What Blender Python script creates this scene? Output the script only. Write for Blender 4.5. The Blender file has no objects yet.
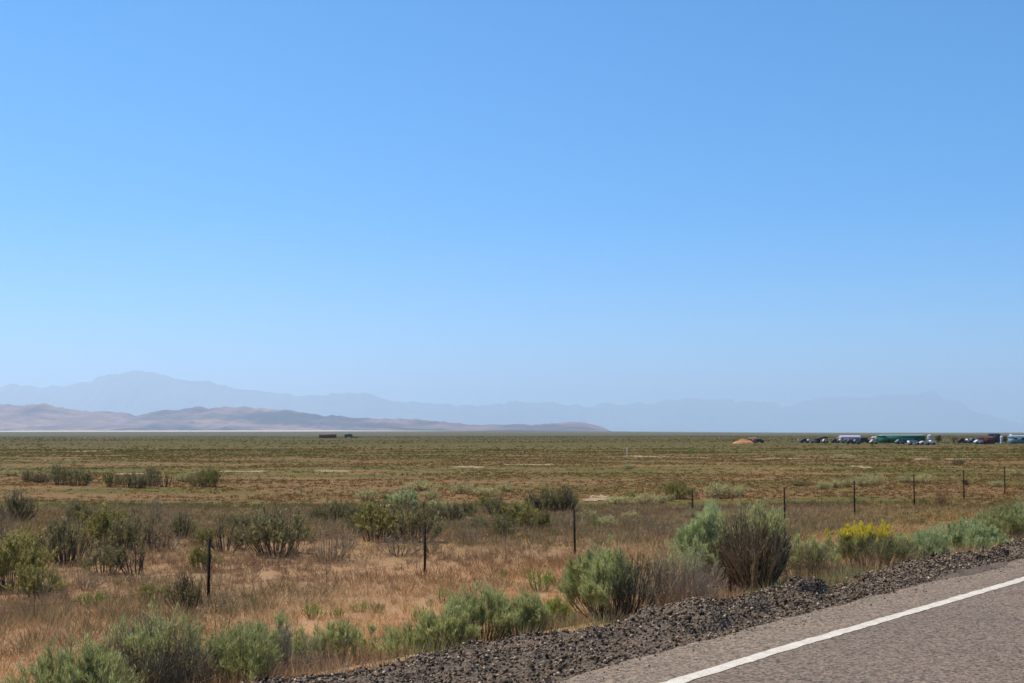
import bpy, math, random
import numpy as np
from mathutils import Vector, Matrix

rng = np.random.default_rng(7)
random.seed(7)
SC = bpy.context.scene
COL = SC.collection

# ------------------------------------------------------------------ camera
W, H, F = 1024, 683, 1300.0
HOR = 432.8
EYE = 3.4
pitch = math.atan((HOR - H / 2) / F)
cam_d = bpy.data.cameras.new("camera")
cam_d.sensor_width = 36.0
cam_d.lens = F / W * 36.0
cam_d.clip_start = 0.1
cam_d.clip_end = 200000.0
cam = bpy.data.objects.new("camera", cam_d)
COL.objects.link(cam)
cam.location = (0, 0, EYE)
ROLL = math.radians(-0.06)
cam.matrix_world = (Matrix.Translation((0, 0, EYE)) @ Matrix.Rotation(math.pi / 2 + pitch, 4, 'X')
                    @ Matrix.Rotation(ROLL, 4, 'Z'))
SC.camera = cam

# ------------------------------------------------------------------ light
SUN_EL, SUN_AZ = 60.0, -55.0        # degrees; azimuth from the +Y axis, clockwise
wd = bpy.data.worlds.new("World")
SC.world = wd
wd.use_nodes = True
nt = wd.node_tree
nt.nodes.clear()
wo = nt.nodes.new("ShaderNodeOutputWorld")
bg = nt.nodes.new("ShaderNodeBackground")
sky = nt.nodes.new("ShaderNodeTexSky")
sky.sky_type = 'NISHITA'
sky.sun_disc = False
sky.sun_elevation = math.radians(SUN_EL)
sky.sun_rotation = math.radians(SUN_AZ)
sky.altitude = 2500
sky.air_density = 1.0
sky.dust_density = 0.2
sky.ozone_density = 8.0
bg.inputs['Strength'].default_value = 0.127
hs = nt.nodes.new('ShaderNodeHueSaturation')
hs.inputs['Saturation'].default_value = 1.36
hs.inputs['Hue'].default_value = 0.493
nt.links.new(sky.outputs[0], hs.inputs['Color'])
nt.links.new(hs.outputs[0], bg.inputs[0])
nt.links.new(bg.outputs[0], wo.inputs[0])
sd = bpy.data.lights.new("sun", 'SUN')
sd.energy = 4.9
sd.angle = math.radians(0.53)
sd.color = (1.0, 0.95, 0.87)
sun = bpy.data.objects.new("sun", sd)
COL.objects.link(sun)
a, e = math.radians(SUN_AZ), math.radians(SUN_EL)
sdir = Vector((math.sin(a) * math.cos(e), math.cos(a) * math.cos(e), math.sin(e)))
sun.rotation_euler = sdir.to_track_quat('Z', 'Y').to_euler()
SC.view_settings.view_transform = 'Standard'
SC.view_settings.look = 'None'
SC.view_settings.exposure = 0.39
SC.view_settings.gamma = 1.0
SC.view_settings.use_curve_mapping = False
SC.render.engine = 'CYCLES'
wd.cycles.sampling_method = 'NONE'
SC.cycles.max_bounces = 5
SC.cycles.diffuse_bounces = 2
SC.cycles.glossy_bounces = 1
SC.cycles.transmission_bounces = 2
SC.cycles.transparent_max_bounces = 4
SC.cycles.volume_bounces = 1
SC.cycles.use_denoising = True
SC.cycles.denoising_input_passes = 'RGB_ALBEDO_NORMAL'
SC.cycles.denoising_prefilter = 'NONE'
SC.cycles.pixel_filter_type = 'BLACKMAN_HARRIS'
SC.cycles.filter_width = 1.6

# ------------------------------------------------------------------ geometry of the place
def ray(px, py):
    v = Vector(((px - W / 2) / F, -(py - H / 2) / F, -1.0))
    d = cam.matrix_world.to_3x3() @ v
    return np.array(d) / d.y           # per metre of depth (Y)

VP = ray(1480, HOR)
TH = math.atan2(VP[0], VP[1])          # heading of the road
U = np.array([math.sin(TH), math.cos(TH)])
N = np.array([-math.cos(TH), math.sin(TH)])
ROAD_Z = 1.8

def sD(x, y):
    return x * U[0] + y * U[1], x * N[0] + y * N[1]
def xy(s, D):
    return s * U[0] + D * N[0], s * U[1] + D * N[1]

_T = np.random.default_rng(11).random((256, 256))
def vnoise(x, y):
    x = np.asarray(x, float); y = np.asarray(y, float)
    xi = np.floor(x).astype(int); yi = np.floor(y).astype(int)
    fx = x - xi; fy = y - yi
    fx = fx * fx * (3 - 2 * fx); fy = fy * fy * (3 - 2 * fy)
    t = lambda i, j: _T[i & 255, j & 255]
    return ((t(xi, yi) * (1 - fx) + t(xi + 1, yi) * fx) * (1 - fy)
            + (t(xi, yi + 1) * (1 - fx) + t(xi + 1, yi + 1) * fx) * fy)
def fbm(x, y, o=4):
    r = 0; a = 0.5; t = 0
    for k in range(o):
        r = r + a * vnoise(x * 2 ** k + 17.3 * k, y * 2 ** k + 5.1 * k); t += a; a *= 0.5
    return r / t
def sst(x, a, b):
    t = np.clip((x - a) / (b - a), 0, 1)
    return t * t * (3 - 2 * t)

def shift(s): return np.interp(s, [8, 11, 16], [0, 0.2, 0.65])
def terrain(x, y):
    x = np.asarray(x, float); y = np.asarray(y, float)
    s, D = sD(x, y)
    # left embankment profile (D = distance to the left of the road's camera line)
    z = np.interp(D + np.where(D > 0, shift(s), 0), [-40, -14, -9, -5.5, -4.9, 4.4, 4.75, 6.5, 7.2, 12.5, 16, 20],
                  [0, 0, 1.2, 1.70, 1.70, 1.70, 1.66, 1.64, 1.56, 0.28, 0.05, 0])
    off = sst(D, 6.5, 13)
    near = 1 - sst(np.hypot(x, y), 150, 400)
    z = z + off * near * (0.28 * (fbm(x / 9, y / 9, 3) - 0.5) + 0.10 * (fbm(x / 1.3, y / 1.3, 3) - 0.5))
    # alluvial apron rising towards the hills, on the left only
    z = z + sst(y, 1200, 8000) * 18.0 * (1 - sst(x / np.maximum(y, 1), -0.1, 0.32))
    return z

def hit(px, py):
    """point of the ground seen at a pixel"""
    r = ray(px, py); z0 = 0.0
    for k in range(6):
        t = (z0 - EYE) / r[2]
        z0 = float(terrain(r[0] * t, t))
    return np.array([r[0] * t, t, z0])
def along(px, D):
    """point at road offset D in the vertical plane through a pixel column (at the horizon)"""
    r = ray(px, HOR + 100)
    t = D / (r[0] * N[0] + N[1])
    return np.array([r[0] * t, t, float(terrain(r[0] * t, t))])

# ------------------------------------------------------------------ mesh helpers
def mesh_np(name, V, Q, mat, tint=None, smooth=False, parent=None):
    """V (n,3); Q (m,k) faces all with k corners (3 or 4)"""
    me = bpy.data.meshes.new(name)
    V = np.asarray(V, np.float32); Q = np.asarray(Q, np.int32)
    k = Q.shape[1]
    me.vertices.add(len(V)); me.vertices.foreach_set('co', V.ravel())
    me.loops.add(Q.size); me.loops.foreach_set('vertex_index', Q.ravel())
    me.polygons.add(len(Q))
    me.polygons.foreach_set('loop_start', np.arange(0, Q.size, k, dtype=np.int32))
    me.polygons.foreach_set('loop_total', np.full(len(Q), k, np.int32))
    if smooth:
        me.polygons.foreach_set('use_smooth', np.ones(len(Q), bool))
    me.update(calc_edges=True)
    if tint is not None:
        at = me.attributes.new('tint', 'FLOAT_COLOR', 'POINT')
        c = np.ones((len(V), 4), np.float32); c[:, :3] = tint
        at.data.foreach_set('color', c.ravel())
    me.materials.append(mat)
    o = bpy.data.objects.new(name, me)
    COL.objects.link(o)
    if parent: o.parent = parent
    return o

class G:
    """gathers quads"""
    def __init__(s): s.v = []; s.q = []; s.c = []; s.n = 0
    def add(s, V, Q, C):
        V = np.asarray(V, float).reshape(-1, 3); Q = np.asarray(Q, int).reshape(-1, 4)
        C = np.asarray(C, float)
        if C.ndim == 1: C = np.tile(C, (len(V), 1))
        s.v.append(V); s.q.append(Q + s.n); s.c.append(C); s.n += len(V)
    def box(s, c, d, col=(1, 1, 1), rz=0, taper=1.0, shear=0.0):
        x, y, z = np.array(d) / 2
        P = np.array([[-x, -y, -z], [x, -y, -z], [x, y, -z], [-x, y, -z],
                      [-x * taper + shear, -y * taper, z], [x * taper + shear, -y * taper, z],
                      [x * taper + shear, y * taper, z], [-x * taper + shear, y * taper, z]])
        if rz:
            cz, sz = math.cos(rz), math.sin(rz)
            P[:, :2] = P[:, :2] @ np.array([[cz, sz], [-sz, cz]])
        s.add(P + np.array(c), [[0, 3, 2, 1], [4, 5, 6, 7], [0, 1, 5, 4], [1, 2, 6, 5], [2, 3, 7, 6], [3, 0, 4, 7]], col)
    def cyl(s, a, b, r0, r1, col=(1, 1, 1), n=10):
        a = np.array(a, float); b = np.array(b, float)
        tubes(s, np.array([[a, b]]), np.array([[r0, r1]]), np.array([[col, col]], float), n)
        for p, r, rev in ((a, r0, 1), (b, r1, 0)):       # caps as quad fans
            d = (b - a) / np.linalg.norm(b - a)
            e1, e2 = basis(d[None])[0][0], basis(d[None])[1][0]
            an = np.arange(n) * 2 * math.pi / n
            R = p + r * (np.cos(an)[:, None] * e1 + np.sin(an)[:, None] * e2)
            V = np.vstack([R, p]); Q = []
            for k in range(0, n, 2):
                q = [k, (k + 1) % n, (k + 2) % n, n]
                Q.append(q[::-1] if rev else q)
            s.add(V, Q, col)
    def build(s, name, mat, parent=None, smooth=False):
        return mesh_np(name, np.vstack(s.v), np.vstack(s.q), mat, np.vstack(s.c), smooth, parent)

def basis(d):
    d = d / np.maximum(np.linalg.norm(d, axis=-1, keepdims=True), 1e-9)
    ref = np.where(np.abs(d[..., 2:3]) > 0.9, np.array([1.0, 0, 0]), np.array([0, 0, 1.0]))
    e1 = np.cross(d, ref); e1 /= np.maximum(np.linalg.norm(e1, axis=-1, keepdims=True), 1e-9)
    return e1, np.cross(d, e1)

def tubes(g, P, R, C, sides=3):
    """P (n,k,3) paths, R (n,k) radii, C (n,k,3) colours"""
    n, k, _ = P.shape
    if n == 0: return
    T = np.gradient(P, axis=1)
    e1, e2 = basis(T)
    an = np.arange(sides) * 2 * math.pi / sides
    V = (P[:, :, None] + R[:, :, None, None] * (np.cos(an)[None, None, :, None] * e1[:, :, None]
         + np.sin(an)[None, None, :, None] * e2[:, :, None]))
    idx = np.arange(n * k * sides).reshape(n, k, sides)
    a = idx[:, :-1]; b = idx[:, 1:]
    Q = np.stack([a, np.roll(a, -1, 2), np.roll(b, -1, 2), b], -1).reshape(-1, 4)
    g.add(V.reshape(-1, 3), Q, np.repeat(C[:, :, None], sides, 2).reshape(-1, 3))

def blades(g, P, Dr, L, Wd, C, Rg, bend=0.0):
    """diamond leaves: P (n,3) bases, Dr (n,3) directions"""
    n = len(P)
    if n == 0: return
    Dr = Dr / np.linalg.norm(Dr, axis=1, keepdims=True)
    e1, e2 = basis(Dr)
    ph = Rg.random(n)[:, None] * math.pi
    e = np.cos(ph) * e1 + np.sin(ph) * e2
    L = np.broadcast_to(L, n)[:, None]; Wd = np.broadcast_to(Wd, n)[:, None]
    tip = P + Dr * L; tip[:, 2] -= bend * L[:, 0]
    mid = P + Dr * L * 0.45
    V = np.stack([P, mid + e * Wd / 2, tip, mid - e * Wd / 2], 1).reshape(-1, 3)
    g.add(V, np.arange(4 * n).reshape(-1, 4), np.repeat(C, 4, 0))

def tag(o, label=None, cat=None, group=None, kind=None):
    if label: o['label'] = label
    if cat: o['category'] = cat
    if group: o['group'] = group
    if kind: o['kind'] = kind
    return o
def empty(name, loc, rz=0.0, sc=(1, 1, 1)):
    o = bpy.data.objects.new(name, None)
    o.empty_display_size = 0.2
    COL.objects.link(o)
    o.location = loc; o.rotation_euler = (0, 0, rz); o.scale = sc
    return o
def copy_thing(root, loc, rz, sc):
    r = root.copy(); COL.objects.link(r)
    r.location = loc; r.rotation_euler = (0, 0, rz); r.scale = sc
    for ch in [c for c in PARTS[root.name]]:
        c = ch.copy(); COL.objects.link(c); c.parent = r
    return r
PARTS = {}

# ------------------------------------------------------------------ materials
def mat_new(name):
    m = bpy.data.materials.new(name); m.use_nodes = True
    t = m.node_tree; t.nodes.clear()
    out = t.nodes.new("ShaderNodeOutputMaterial")
    return m, t, out
class NB:
    def __init__(s, t): s.t = t
    def n(s, typ, **kw):
        x = s.t.nodes.new(typ)
        for k, v in kw.items():
            if k.startswith('i_'): x.inputs[k[2:].replace('_', ' ')].default_value = v
            else: setattr(x, k, v)
        return x
    def l(s, a, b): s.t.links.new(a, b)
    def pos(s, sc=(1, 1, 1), rz=0.0, obj=False):
        g = s.n("ShaderNodeTexCoord").outputs['Object'] if obj else s.n("ShaderNodeNewGeometry").outputs['Position']
        m = s.n("ShaderNodeMapping"); m.inputs['Scale'].default_value = sc; m.inputs['Rotation'].default_value = (0, 0, rz)
        s.l(g, m.inputs[0]); return m.outputs[0]
    def noise(s, vec, scale, detail=4, rough=0.55, lo=0.35, hi=0.65):
        x = s.n("ShaderNodeTexNoise"); x.inputs['Scale'].default_value = scale
        x.inputs['Detail'].default_value = detail; x.inputs['Roughness'].default_value = rough
        s.l(vec, x.inputs['Vector'])
        return s.ramp(x.outputs[0], lo, hi)
    def ramp(s, v, lo, hi, a=0.0, b=1.0):
        r = s.n("ShaderNodeMapRange"); r.clamp = True
        r.inputs[1].default_value = lo; r.inputs[2].default_value = hi
        r.inputs[3].default_value = a; r.inputs[4].default_value = b
        s.l(v, r.inputs[0]); return r.outputs[0]
    def mix(s, f, a, b, mode='MIX'):
        m = s.n("ShaderNodeMix", data_type='RGBA', blend_type=mode)
        for v, i in ((f, 0), (a, 6), (b, 7)):
            if isinstance(v, (int, float)): m.inputs[i].default_value = v if i == 0 else (v, v, v, 1)
            elif isinstance(v, tuple): m.inputs[i].default_value = (*v, 1)
            else: s.l(v, m.inputs[i])
        return m.outputs[2]
    def math(s, op, a, b):
        m = s.n("ShaderNodeMath", operation=op)
        for i, v in ((0, a), (1, b)):
            if isinstance(v, (int, float)): m.inputs[i].default_value = v
            else: s.l(v, m.inputs[i])
        return m.outputs[0]
    def bsdf(s, out, col, rough=0.9, spec=0.2, bump=None, bstr=0.5, bdist=0.02):
        p = s.n("ShaderNodeBsdfPrincipled")
        if isinstance(col, tuple): p.inputs['Base Color'].default_value = (*col, 1)
        else: s.l(col, p.inputs['Base Color'])
        p.inputs['Roughness'].default_value = rough
        p.inputs['Specular IOR Level'].default_value = spec
        if bump is not None:
            b = s.n("ShaderNodeBump"); b.inputs['Strength'].default_value = bstr; b.inputs['Distance'].default_value = bdist
            s.l(bump, b.inputs['Height']); s.l(b.outputs[0], p.inputs['Normal'])
        s.l(p.outputs[0], out.inputs[0]); return p

def plant_mat(name, trans=0.3):
    m, t, out = mat_new(name); b = NB(t)
    at = b.n("ShaderNodeAttribute", attribute_name='tint')
    oi = b.n("ShaderNodeObjectInfo")
    v = b.ramp(oi.outputs['Random'], 0, 1, 0.86, 1.14)
    nz = b.noise(b.pos(), 6.0, 2, 0.5, 0.3, 0.7)
    v2 = b.math('MULTIPLY', v, b.ramp(nz, 0, 1, 0.85, 1.15))
    col = b.mix(1.0, at.outputs['Color'], v2, 'MULTIPLY')
    d = b.n("ShaderNodeBsdfDiffuse"); b.l(col, d.inputs[0])
    tr = b.n("ShaderNodeBsdfTranslucent"); b.l(col, tr.inputs[0])
    mx = b.n("ShaderNodeMixShader"); mx.inputs[0].default_value = trans
    b.l(d.outputs[0], mx.inputs[1]); b.l(tr.outputs[0], mx.inputs[2]); b.l(mx.outputs[0], out.inputs[0])
    return m
M_leaf = plant_mat("foliage", 0.42)
M_wood = plant_mat("dry_stems", 0.0)
M_grass = plant_mat("dry_grass", 0.3)

def paint_mat(name, rough=0.55, spec=0.15):
    m, t, out = mat_new(name); b = NB(t)
    at = b.n("ShaderNodeAttribute", attribute_name='tint')
    nz = b.noise(b.pos(), 1.5, 4, 0.6, 0.3, 0.7)
    col = b.mix(1.0, at.outputs['Color'], b.ramp(nz, 0, 1, 0.8, 1.05), 'MULTIPLY')
    b.bsdf(out, col, rough, spec); return m
M_paint = paint_mat("weathered_paint")
M_paint_rough = paint_mat("stone_chips", 0.9, 0.15)
M_glass = paint_mat("dark_glass", 0.3, 0.2)

# ground
def ground_mat():
    m, t, out = mat_new("dry_plain"); b = NB(t)
    P = b.pos(); PR = b.pos((0.35, 1, 1))
    big = b.noise(b.pos((0.25, 1, 1)), 0.03, 3, 0.6, 0.40, 0.60)
    mid = b.noise(b.pos((0.5, 1, 1)), 0.13, 4, 0.6, 0.38, 0.62)
    fine = b.noise(P, 1.7, 5, 0.7, 0.3, 0.7)
    grit = b.noise(P, 22, 4, 0.7, 0.3, 0.7)
    sep = b.n("ShaderNodeSeparateXYZ"); b.l(b.n("ShaderNodeNewGeometry").outputs['Position'], sep.inputs[0])
    Y = sep.outputs[1]
    soil = b.mix(mid, (0.40, 0.205, 0.09), (0.29, 0.165, 0.08))
    soil = b.mix(b.math('MULTIPLY', fine, 0.6), soil, (0.38, 0.245, 0.14))
    olive = b.mix(fine, (0.085, 0.072, 0.012), (0.118, 0.096, 0.019))
    brown = b.mix(fine, (0.145, 0.078, 0.026), (0.205, 0.112, 0.040))
    cover = b.mix(b.ramp(b.math('ADD', b.math('MULTIPLY', big, 0.6), b.math('MULTIPLY', mid, 0.5)), 0.35, 0.75), brown, olive)
    far = b.ramp(Y, 26, 56)
    f1 = b.math('MULTIPLY', far, b.ramp(mid, 0, 1, 0.88, 1.0))
    col = b.mix(f1, soil, cover)
    # the far plain is evenly green with scrub
    col = b.mix(b.ramp(Y, 130, 420, 0, 0.8), col, b.mix(big, (0.058, 0.048, 0.005), (0.086, 0.068, 0.009)))
    col = b.mix(b.ramp(Y, 700, 2200), col, (0.095, 0.080, 0.030))
    # pale bare salt pan below the hills
    r = b.math('DIVIDE', sep.outputs[0], Y)
    pm = b.math('MULTIPLY', b.ramp(Y, 4200, 5200), b.ramp(r, -0.02, -0.16))
    pm = b.math('MULTIPLY', pm, b.ramp(Y, 8600, 7000))
    col = b.mix(pm, col, (0.62, 0.52, 0.43))
    col = b.mix(b.ramp(grit, 0, 1, 0, 0.35), col, b.mix(1.0, col, 0.55, 'MULTIPLY'))
    b.bsdf(out, col, 0.95, 0.1, b.math('ADD', b.math('MULTIPLY', grit, 0.25), fine), 0.6, 0.05)
    return m
M_ground = ground_mat()

def axis(segs):
    out = []
    for a, b_, st in segs:
        if st > 0: out.append(np.arange(a, b_, st))
        else: out.append(np.geomspace(a, b_, int(-st), endpoint=False))
    return np.concatenate(out)
sa = np.concatenate([-axis([(2, 100, -14), (100, 90000, -20)])[::-1], axis([(-2, 70, 0.3), (70, 200, 1.6), (200, 90000, -60)]), [90000]])
da = np.concatenate([-axis([(15, 90000, -26)])[::-1], axis([(-14, 4, 0.8), (4, 8, 0.1), (8, 45, 0.25), (45, 150, 1.6), (150, 90000, -60)]), [90000]])
S_, D_ = np.meshgrid(sa, da, indexing='ij')
X_, Y_ = xy(S_, D_)
Z_ = terrain(X_, Y_)
ii = np.arange(S_.size).reshape(S_.shape)
Q_ = np.stack([ii[:-1, :-1], ii[:-1, 1:], ii[1:, 1:], ii[1:, :-1]], -1).reshape(-1, 4)[:, ::-1]
g_o = mesh_np("ground", np.stack([X_, Y_, Z_], -1).reshape(-1, 3), Q_, M_ground, smooth=True)
tag(g_o, "dry brown and olive desert plain running flat to the horizon", kind='structure')

# ------------------------------------------------------------------ road
def asphalt_mat():
    m, t, out = mat_new("weathered_asphalt"); b = NB(t)
    P = b.pos()
    vo = b.n("ShaderNodeTexVoronoi", feature='F1'); vo.inputs['Scale'].default_value = 56; b.l(P, vo.inputs['Vector'])
    sepc = b.n("ShaderNodeSeparateColor"); b.l(vo.outputs['Color'], sepc.inputs[0])
    big = b.noise(P, 0.5, 4, 0.6, 0.35, 0.65)
    st = b.noise(b.pos((0.12, 1.6, 1), TH - math.pi / 2), 1.0, 3, 0.6, 0.35, 0.65)
    fine = b.noise(P, 16, 3, 0.7, 0.3, 0.7)
    mid = b.noise(P, 4.5, 4, 0.7, 0.3, 0.7)
    base = b.mix(big, (0.142, 0.101, 0.066), (0.165, 0.117, 0.077))
    base = b.mix(b.math('MULTIPLY', st, 0.35), base, (0.125, 0.090, 0.063))
    # the edge strip outside the line is browner and dustier
    sep = b.n("ShaderNodeSeparateXYZ"); b.l(b.pos((1, 1, 1), TH), sep.inputs[0])   # x = -D after rotation
    dn = b.math('ADD', b.math('MULTIPLY', sep.outputs[0], -1.0), b.math('MULTIPLY', mid, 0.12))
    base = b.mix(b.ramp(dn, 4.12, 4.4), base, (0.185, 0.132, 0.083))
    col = b.mix(b.math('MULTIPLY', fine, 0.45), base, (0.14, 0.10, 0.08))
    chip = b.ramp(sepc.outputs[0], 0.0, 1.0, 0.25, 1.75)
    col = b.mix(0.95, col, b.mix(1.0, col, chip, 'MULTIPLY'))
    b.bsdf(out, col, 0.85, 0.25, vo.outputs['Distance'], 0.6, 0.008)
    return m
M_road = asphalt_mat()
# slab with a ragged left edge
sr = np.concatenate([np.arange(-40, 60, 0.12), np.geomspace(60, 900, 60)])
def edge_D(s): return np.interp(s, [6, 7, 9, 14], [4.80, 4.82, 4.98, 4.86]) + 0.34 * (fbm(s / 2.3, s * 0 + 3.3, 4) - 0.5) + 0.08 * (fbm(s / 0.3, s * 0 + 9.3, 2) - 0.5)
cols = []
for k, d in enumerate([-4.9, -4.8, -2, 0, 2, 4.0, 4.3, None, None, None]):
    if k == 7: dd = edge_D(sr) - 0.1; zz = np.full_like(sr, ROAD_Z)
    elif k == 8: dd = edge_D(sr); zz = np.full_like(sr, ROAD_Z - 0.012)
    elif k == 9: dd = edge_D(sr) + 0.02; zz = np.full_like(sr, ROAD_Z - 0.09)
    else:
        dd = np.full_like(sr, d); zz = np.full_like(sr, ROAD_Z if k else ROAD_Z - 0.09)
    x, y = xy(sr, dd); cols.append(np.stack([x, y, zz], -1))
V = np.stack(cols, 1)
ii = np.arange(V.shape[0] * V.shape[1]).reshape(V.shape[:2])
Q = np.stack([ii[:-1, :-1], ii[1:, :-1], ii[1:, 1:], ii[:-1, 1:]], -1).reshape(-1, 4)
tag(mesh_np("road", V.reshape(-1, 3), Q, M_road), "grey asphalt highway with a coarse worn surface", kind='structure')

def line_mat():
    m, t, out = mat_new("worn_white_paint"); b = NB(t)
    P = b.pos()
    n1 = b.noise(P, 9, 4, 0.7, 0.35, 0.6); n2 = b.noise(P, 70, 2, 0.6, 0.3, 0.55)
    f = b.math('MULTIPLY', b.ramp(n1, 0, 1, 0.62, 1), b.ramp(n2, 0, 1, 0.5, 1))
    col = b.mix(f, (0.24, 0.18, 0.13), (0.62, 0.55, 0.44))
    b.bsdf(out, col, 0.7, 0.3, n2, 0.4, 0.004); return m
sl = np.concatenate([np.arange(-40, 60, 0.05), np.geomspace(60, 900, 60)])
LC = np.interp(sl, [-40, 9, 14.6, 30], [4.215, 4.215, 4.065, 3.98])
L0 = LC - 0.060 + 0.034 * (fbm(sl / 0.10, sl * 0 + 1, 3) - 0.5); L1 = LC + 0.060 + 0.034 * (fbm(sl / 0.10, sl * 0 + 7, 3) - 0.5)
x0, y0 = xy(sl, L0); x1, y1 = xy(sl, L1); zz = np.full_like(sl, ROAD_Z + 0.004)
V = np.stack([np.stack([x0, y0, zz], -1), np.stack([x1, y1, zz], -1)], 1)
ii = np.arange(V.shape[0] * 2).reshape(-1, 2)
Q = np.stack([ii[:-1, 0], ii[1:, 0], ii[1:, 1], ii[:-1, 1]], -1)
tag(mesh_np("road_edge_line", V.reshape(-1, 3), Q, line_mat()), "white painted edge line along the highway", kind='structure')

# ------------------------------------------------------------------ gravel shoulder
def berm(s, D):
    """height of the crumbled berm above the bench it lies on"""
    e = edge_D(s)
    c = 5.62 - shift(s) * 0.7 + 0.25 * (fbm(s / 3.1, s * 0 + 21, 3) - 0.5)
    w = 0.62 + 0.2 * (fbm(s / 2.0, s * 0 + 31, 2) - 0.5)
    hgt = 0.07 + 0.14 * (fbm(s / 1.7, s * 0 + 41, 3) - 0.4)
    b1 = hgt * np.exp(-((D - c) / (w * 0.75)) ** 2)
    pits = -0.16 * sst(fbm(s / 0.8 + 7, D / 0.45 + 3, 3), 0.56, 0.70) * sst(D, e + 0.05, e + 0.3)
    lump = 0.32 * (fbm(s / 0.6, D / 0.45 + 50, 4) - 0.5) * sst(D, e - 0.05, e + 0.4)
    fine = 0.07 * (fbm(s / 0.07, D / 0.07, 2) - 0.5) * sst(D, e - 0.1, e + 0.2)
    base = np.interp(D + shift(s), [4.3, 4.8, 6.05, 6.5, 7.6], [ROAD_Z - 0.025, ROAD_Z - 0.02, ROAD_Z - 0.03, ROAD_Z - 0.09, ROAD_Z - 0.5])
    z = base + b1 + lump * 0.8 + fine + pits
    x, y = xy(s, D)
    return np.where(D + shift(s) < 6.5, np.maximum(z, terrain(x, y) + 0.015), z)
def gravel_mat():
    m, t, out = mat_new("crumbled_gravel"); b = NB(t)
    P = b.pos()
    vo = b.n("ShaderNodeTexVoronoi"); vo.inputs['Scale'].default_value = 38; b.l(P, vo.inputs['Vector'])
    sc = b.n("ShaderNodeSeparateColor"); b.l(vo.outputs['Color'], sc.inputs[0])
    col = b.mix(b.noise(P, 2.2, 4, 0.6), (0.045, 0.031, 0.020), (0.12, 0.082, 0.052))
    col = b.mix(b.math('MULTIPLY', sc.outputs[0], 0.6), col, (0.22, 0.16, 0.115))
    b.bsdf(out, col, 0.9, 0.2, vo.outputs['Distance'], 0.9, 0.02); return m
M_gravel = gravel_mat()
sg = np.concatenate([np.arange(2, 34, 0.05), np.arange(34, 60, 0.12), np.geomspace(60, 400, 60)])
dg = np.concatenate([np.arange(4.4, 6.9, 0.05), np.arange(6.9, 7.61, 0.1)])
S1, D1 = np.meshgrid(sg, dg, indexing='ij')
Z1 = berm(S1, D1)
X1, Y1 = xy(S1, D1)
ii = np.arange(S1.size).reshape(S1.shape)
Q = np.stack([ii[:-1, :-1], ii[1:, :-1], ii[1:, 1:], ii[:-1, 1:]], -1).reshape(-1, 4)
tag(mesh_np("gravel_shoulder", np.stack([X1, Y1, Z1], -1).reshape(-1, 3), Q, M_gravel), "dark crumbled gravel berm along the asphalt edge", kind='structure')

def stones():
    R = np.random.default_rng(3)
    base = np.array([[-1, -1, -1], [1, -1, -1], [1, 1, -1], [-1, 1, -1], [-1, -1, 1], [1, -1, 1], [1, 1, 1], [-1, 1, 1]], float) * 0.5
    fq = np.array([[0, 3, 2, 1], [4, 5, 6, 7], [0, 1, 5, 4], [1, 2, 6, 5], [2, 3, 7, 6], [3, 0, 4, 7]])
    n = 190000
    s = 4 + 42 * R.random(n) ** 1.3
    e = edge_D(s)
    D = e - 0.02 + (6.75 - shift(s) - e) * R.random(n) ** 0.9
    sz = 0.005 + 0.018 * R.random(n) ** 3.5
    big = R.random(n) < 0.006; sz[big] *= 2.0; sz *= np.clip(s / 11, 0.85, 1)
    # some scattered over the asphalt edge
    k = R.random(n) < 0.025
    D[k] = e[k] - 0.35 * R.random(k.sum()) ** 2; sz[k] *= 0.6
    z = np.where(D < e - 0.04, ROAD_Z, berm(s, D)) + sz * 0.25
    x, y = xy(s, D)
    V = base[None] * (0.55 + 0.6 * R.random((n, 8, 1))) * sz[:, None, None] * (0.7 + 0.6 * R.random((n, 1, 3)))
    q = R.normal(size=(n, 4)); q /= np.linalg.norm(q, axis=1, keepdims=True)
    w, a, b_, c = q.T
    M = np.stack([1 - 2 * (b_ * b_ + c * c), 2 * (a * b_ - c * w), 2 * (a * c + b_ * w),
                  2 * (a * b_ + c * w), 1 - 2 * (a * a + c * c), 2 * (b_ * c - a * w),
                  2 * (a * c - b_ * w), 2 * (b_ * c + a * w), 1 - 2 * (a * a + b_ * b_)], -1).reshape(n, 3, 3)
    V = np.einsum('nij,nkj->nki', M, V) + np.stack([x, y, z], -1)[:, None]
    pal = np.array([[.035, .025, .016], [.085, .058, .037], [.18, .125, .082], [.44, .33, .225], [.13, .078, .043]])
    c = pal[R.choice(5, n, p=[.26, .27, .25, .12, .1])] * (0.8 + 0.4 * R.random((n, 1)))
    o = mesh_np("loose_gravel", V.reshape(-1, 3), (fq[None] + 8 * np.arange(n)[:, None, None]).reshape(-1, 4), M_paint_rough, np.repeat(c, 8, 0))
    tag(o, "loose dark gravel chips heaped along the road edge", kind='stuff')
stones()

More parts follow.
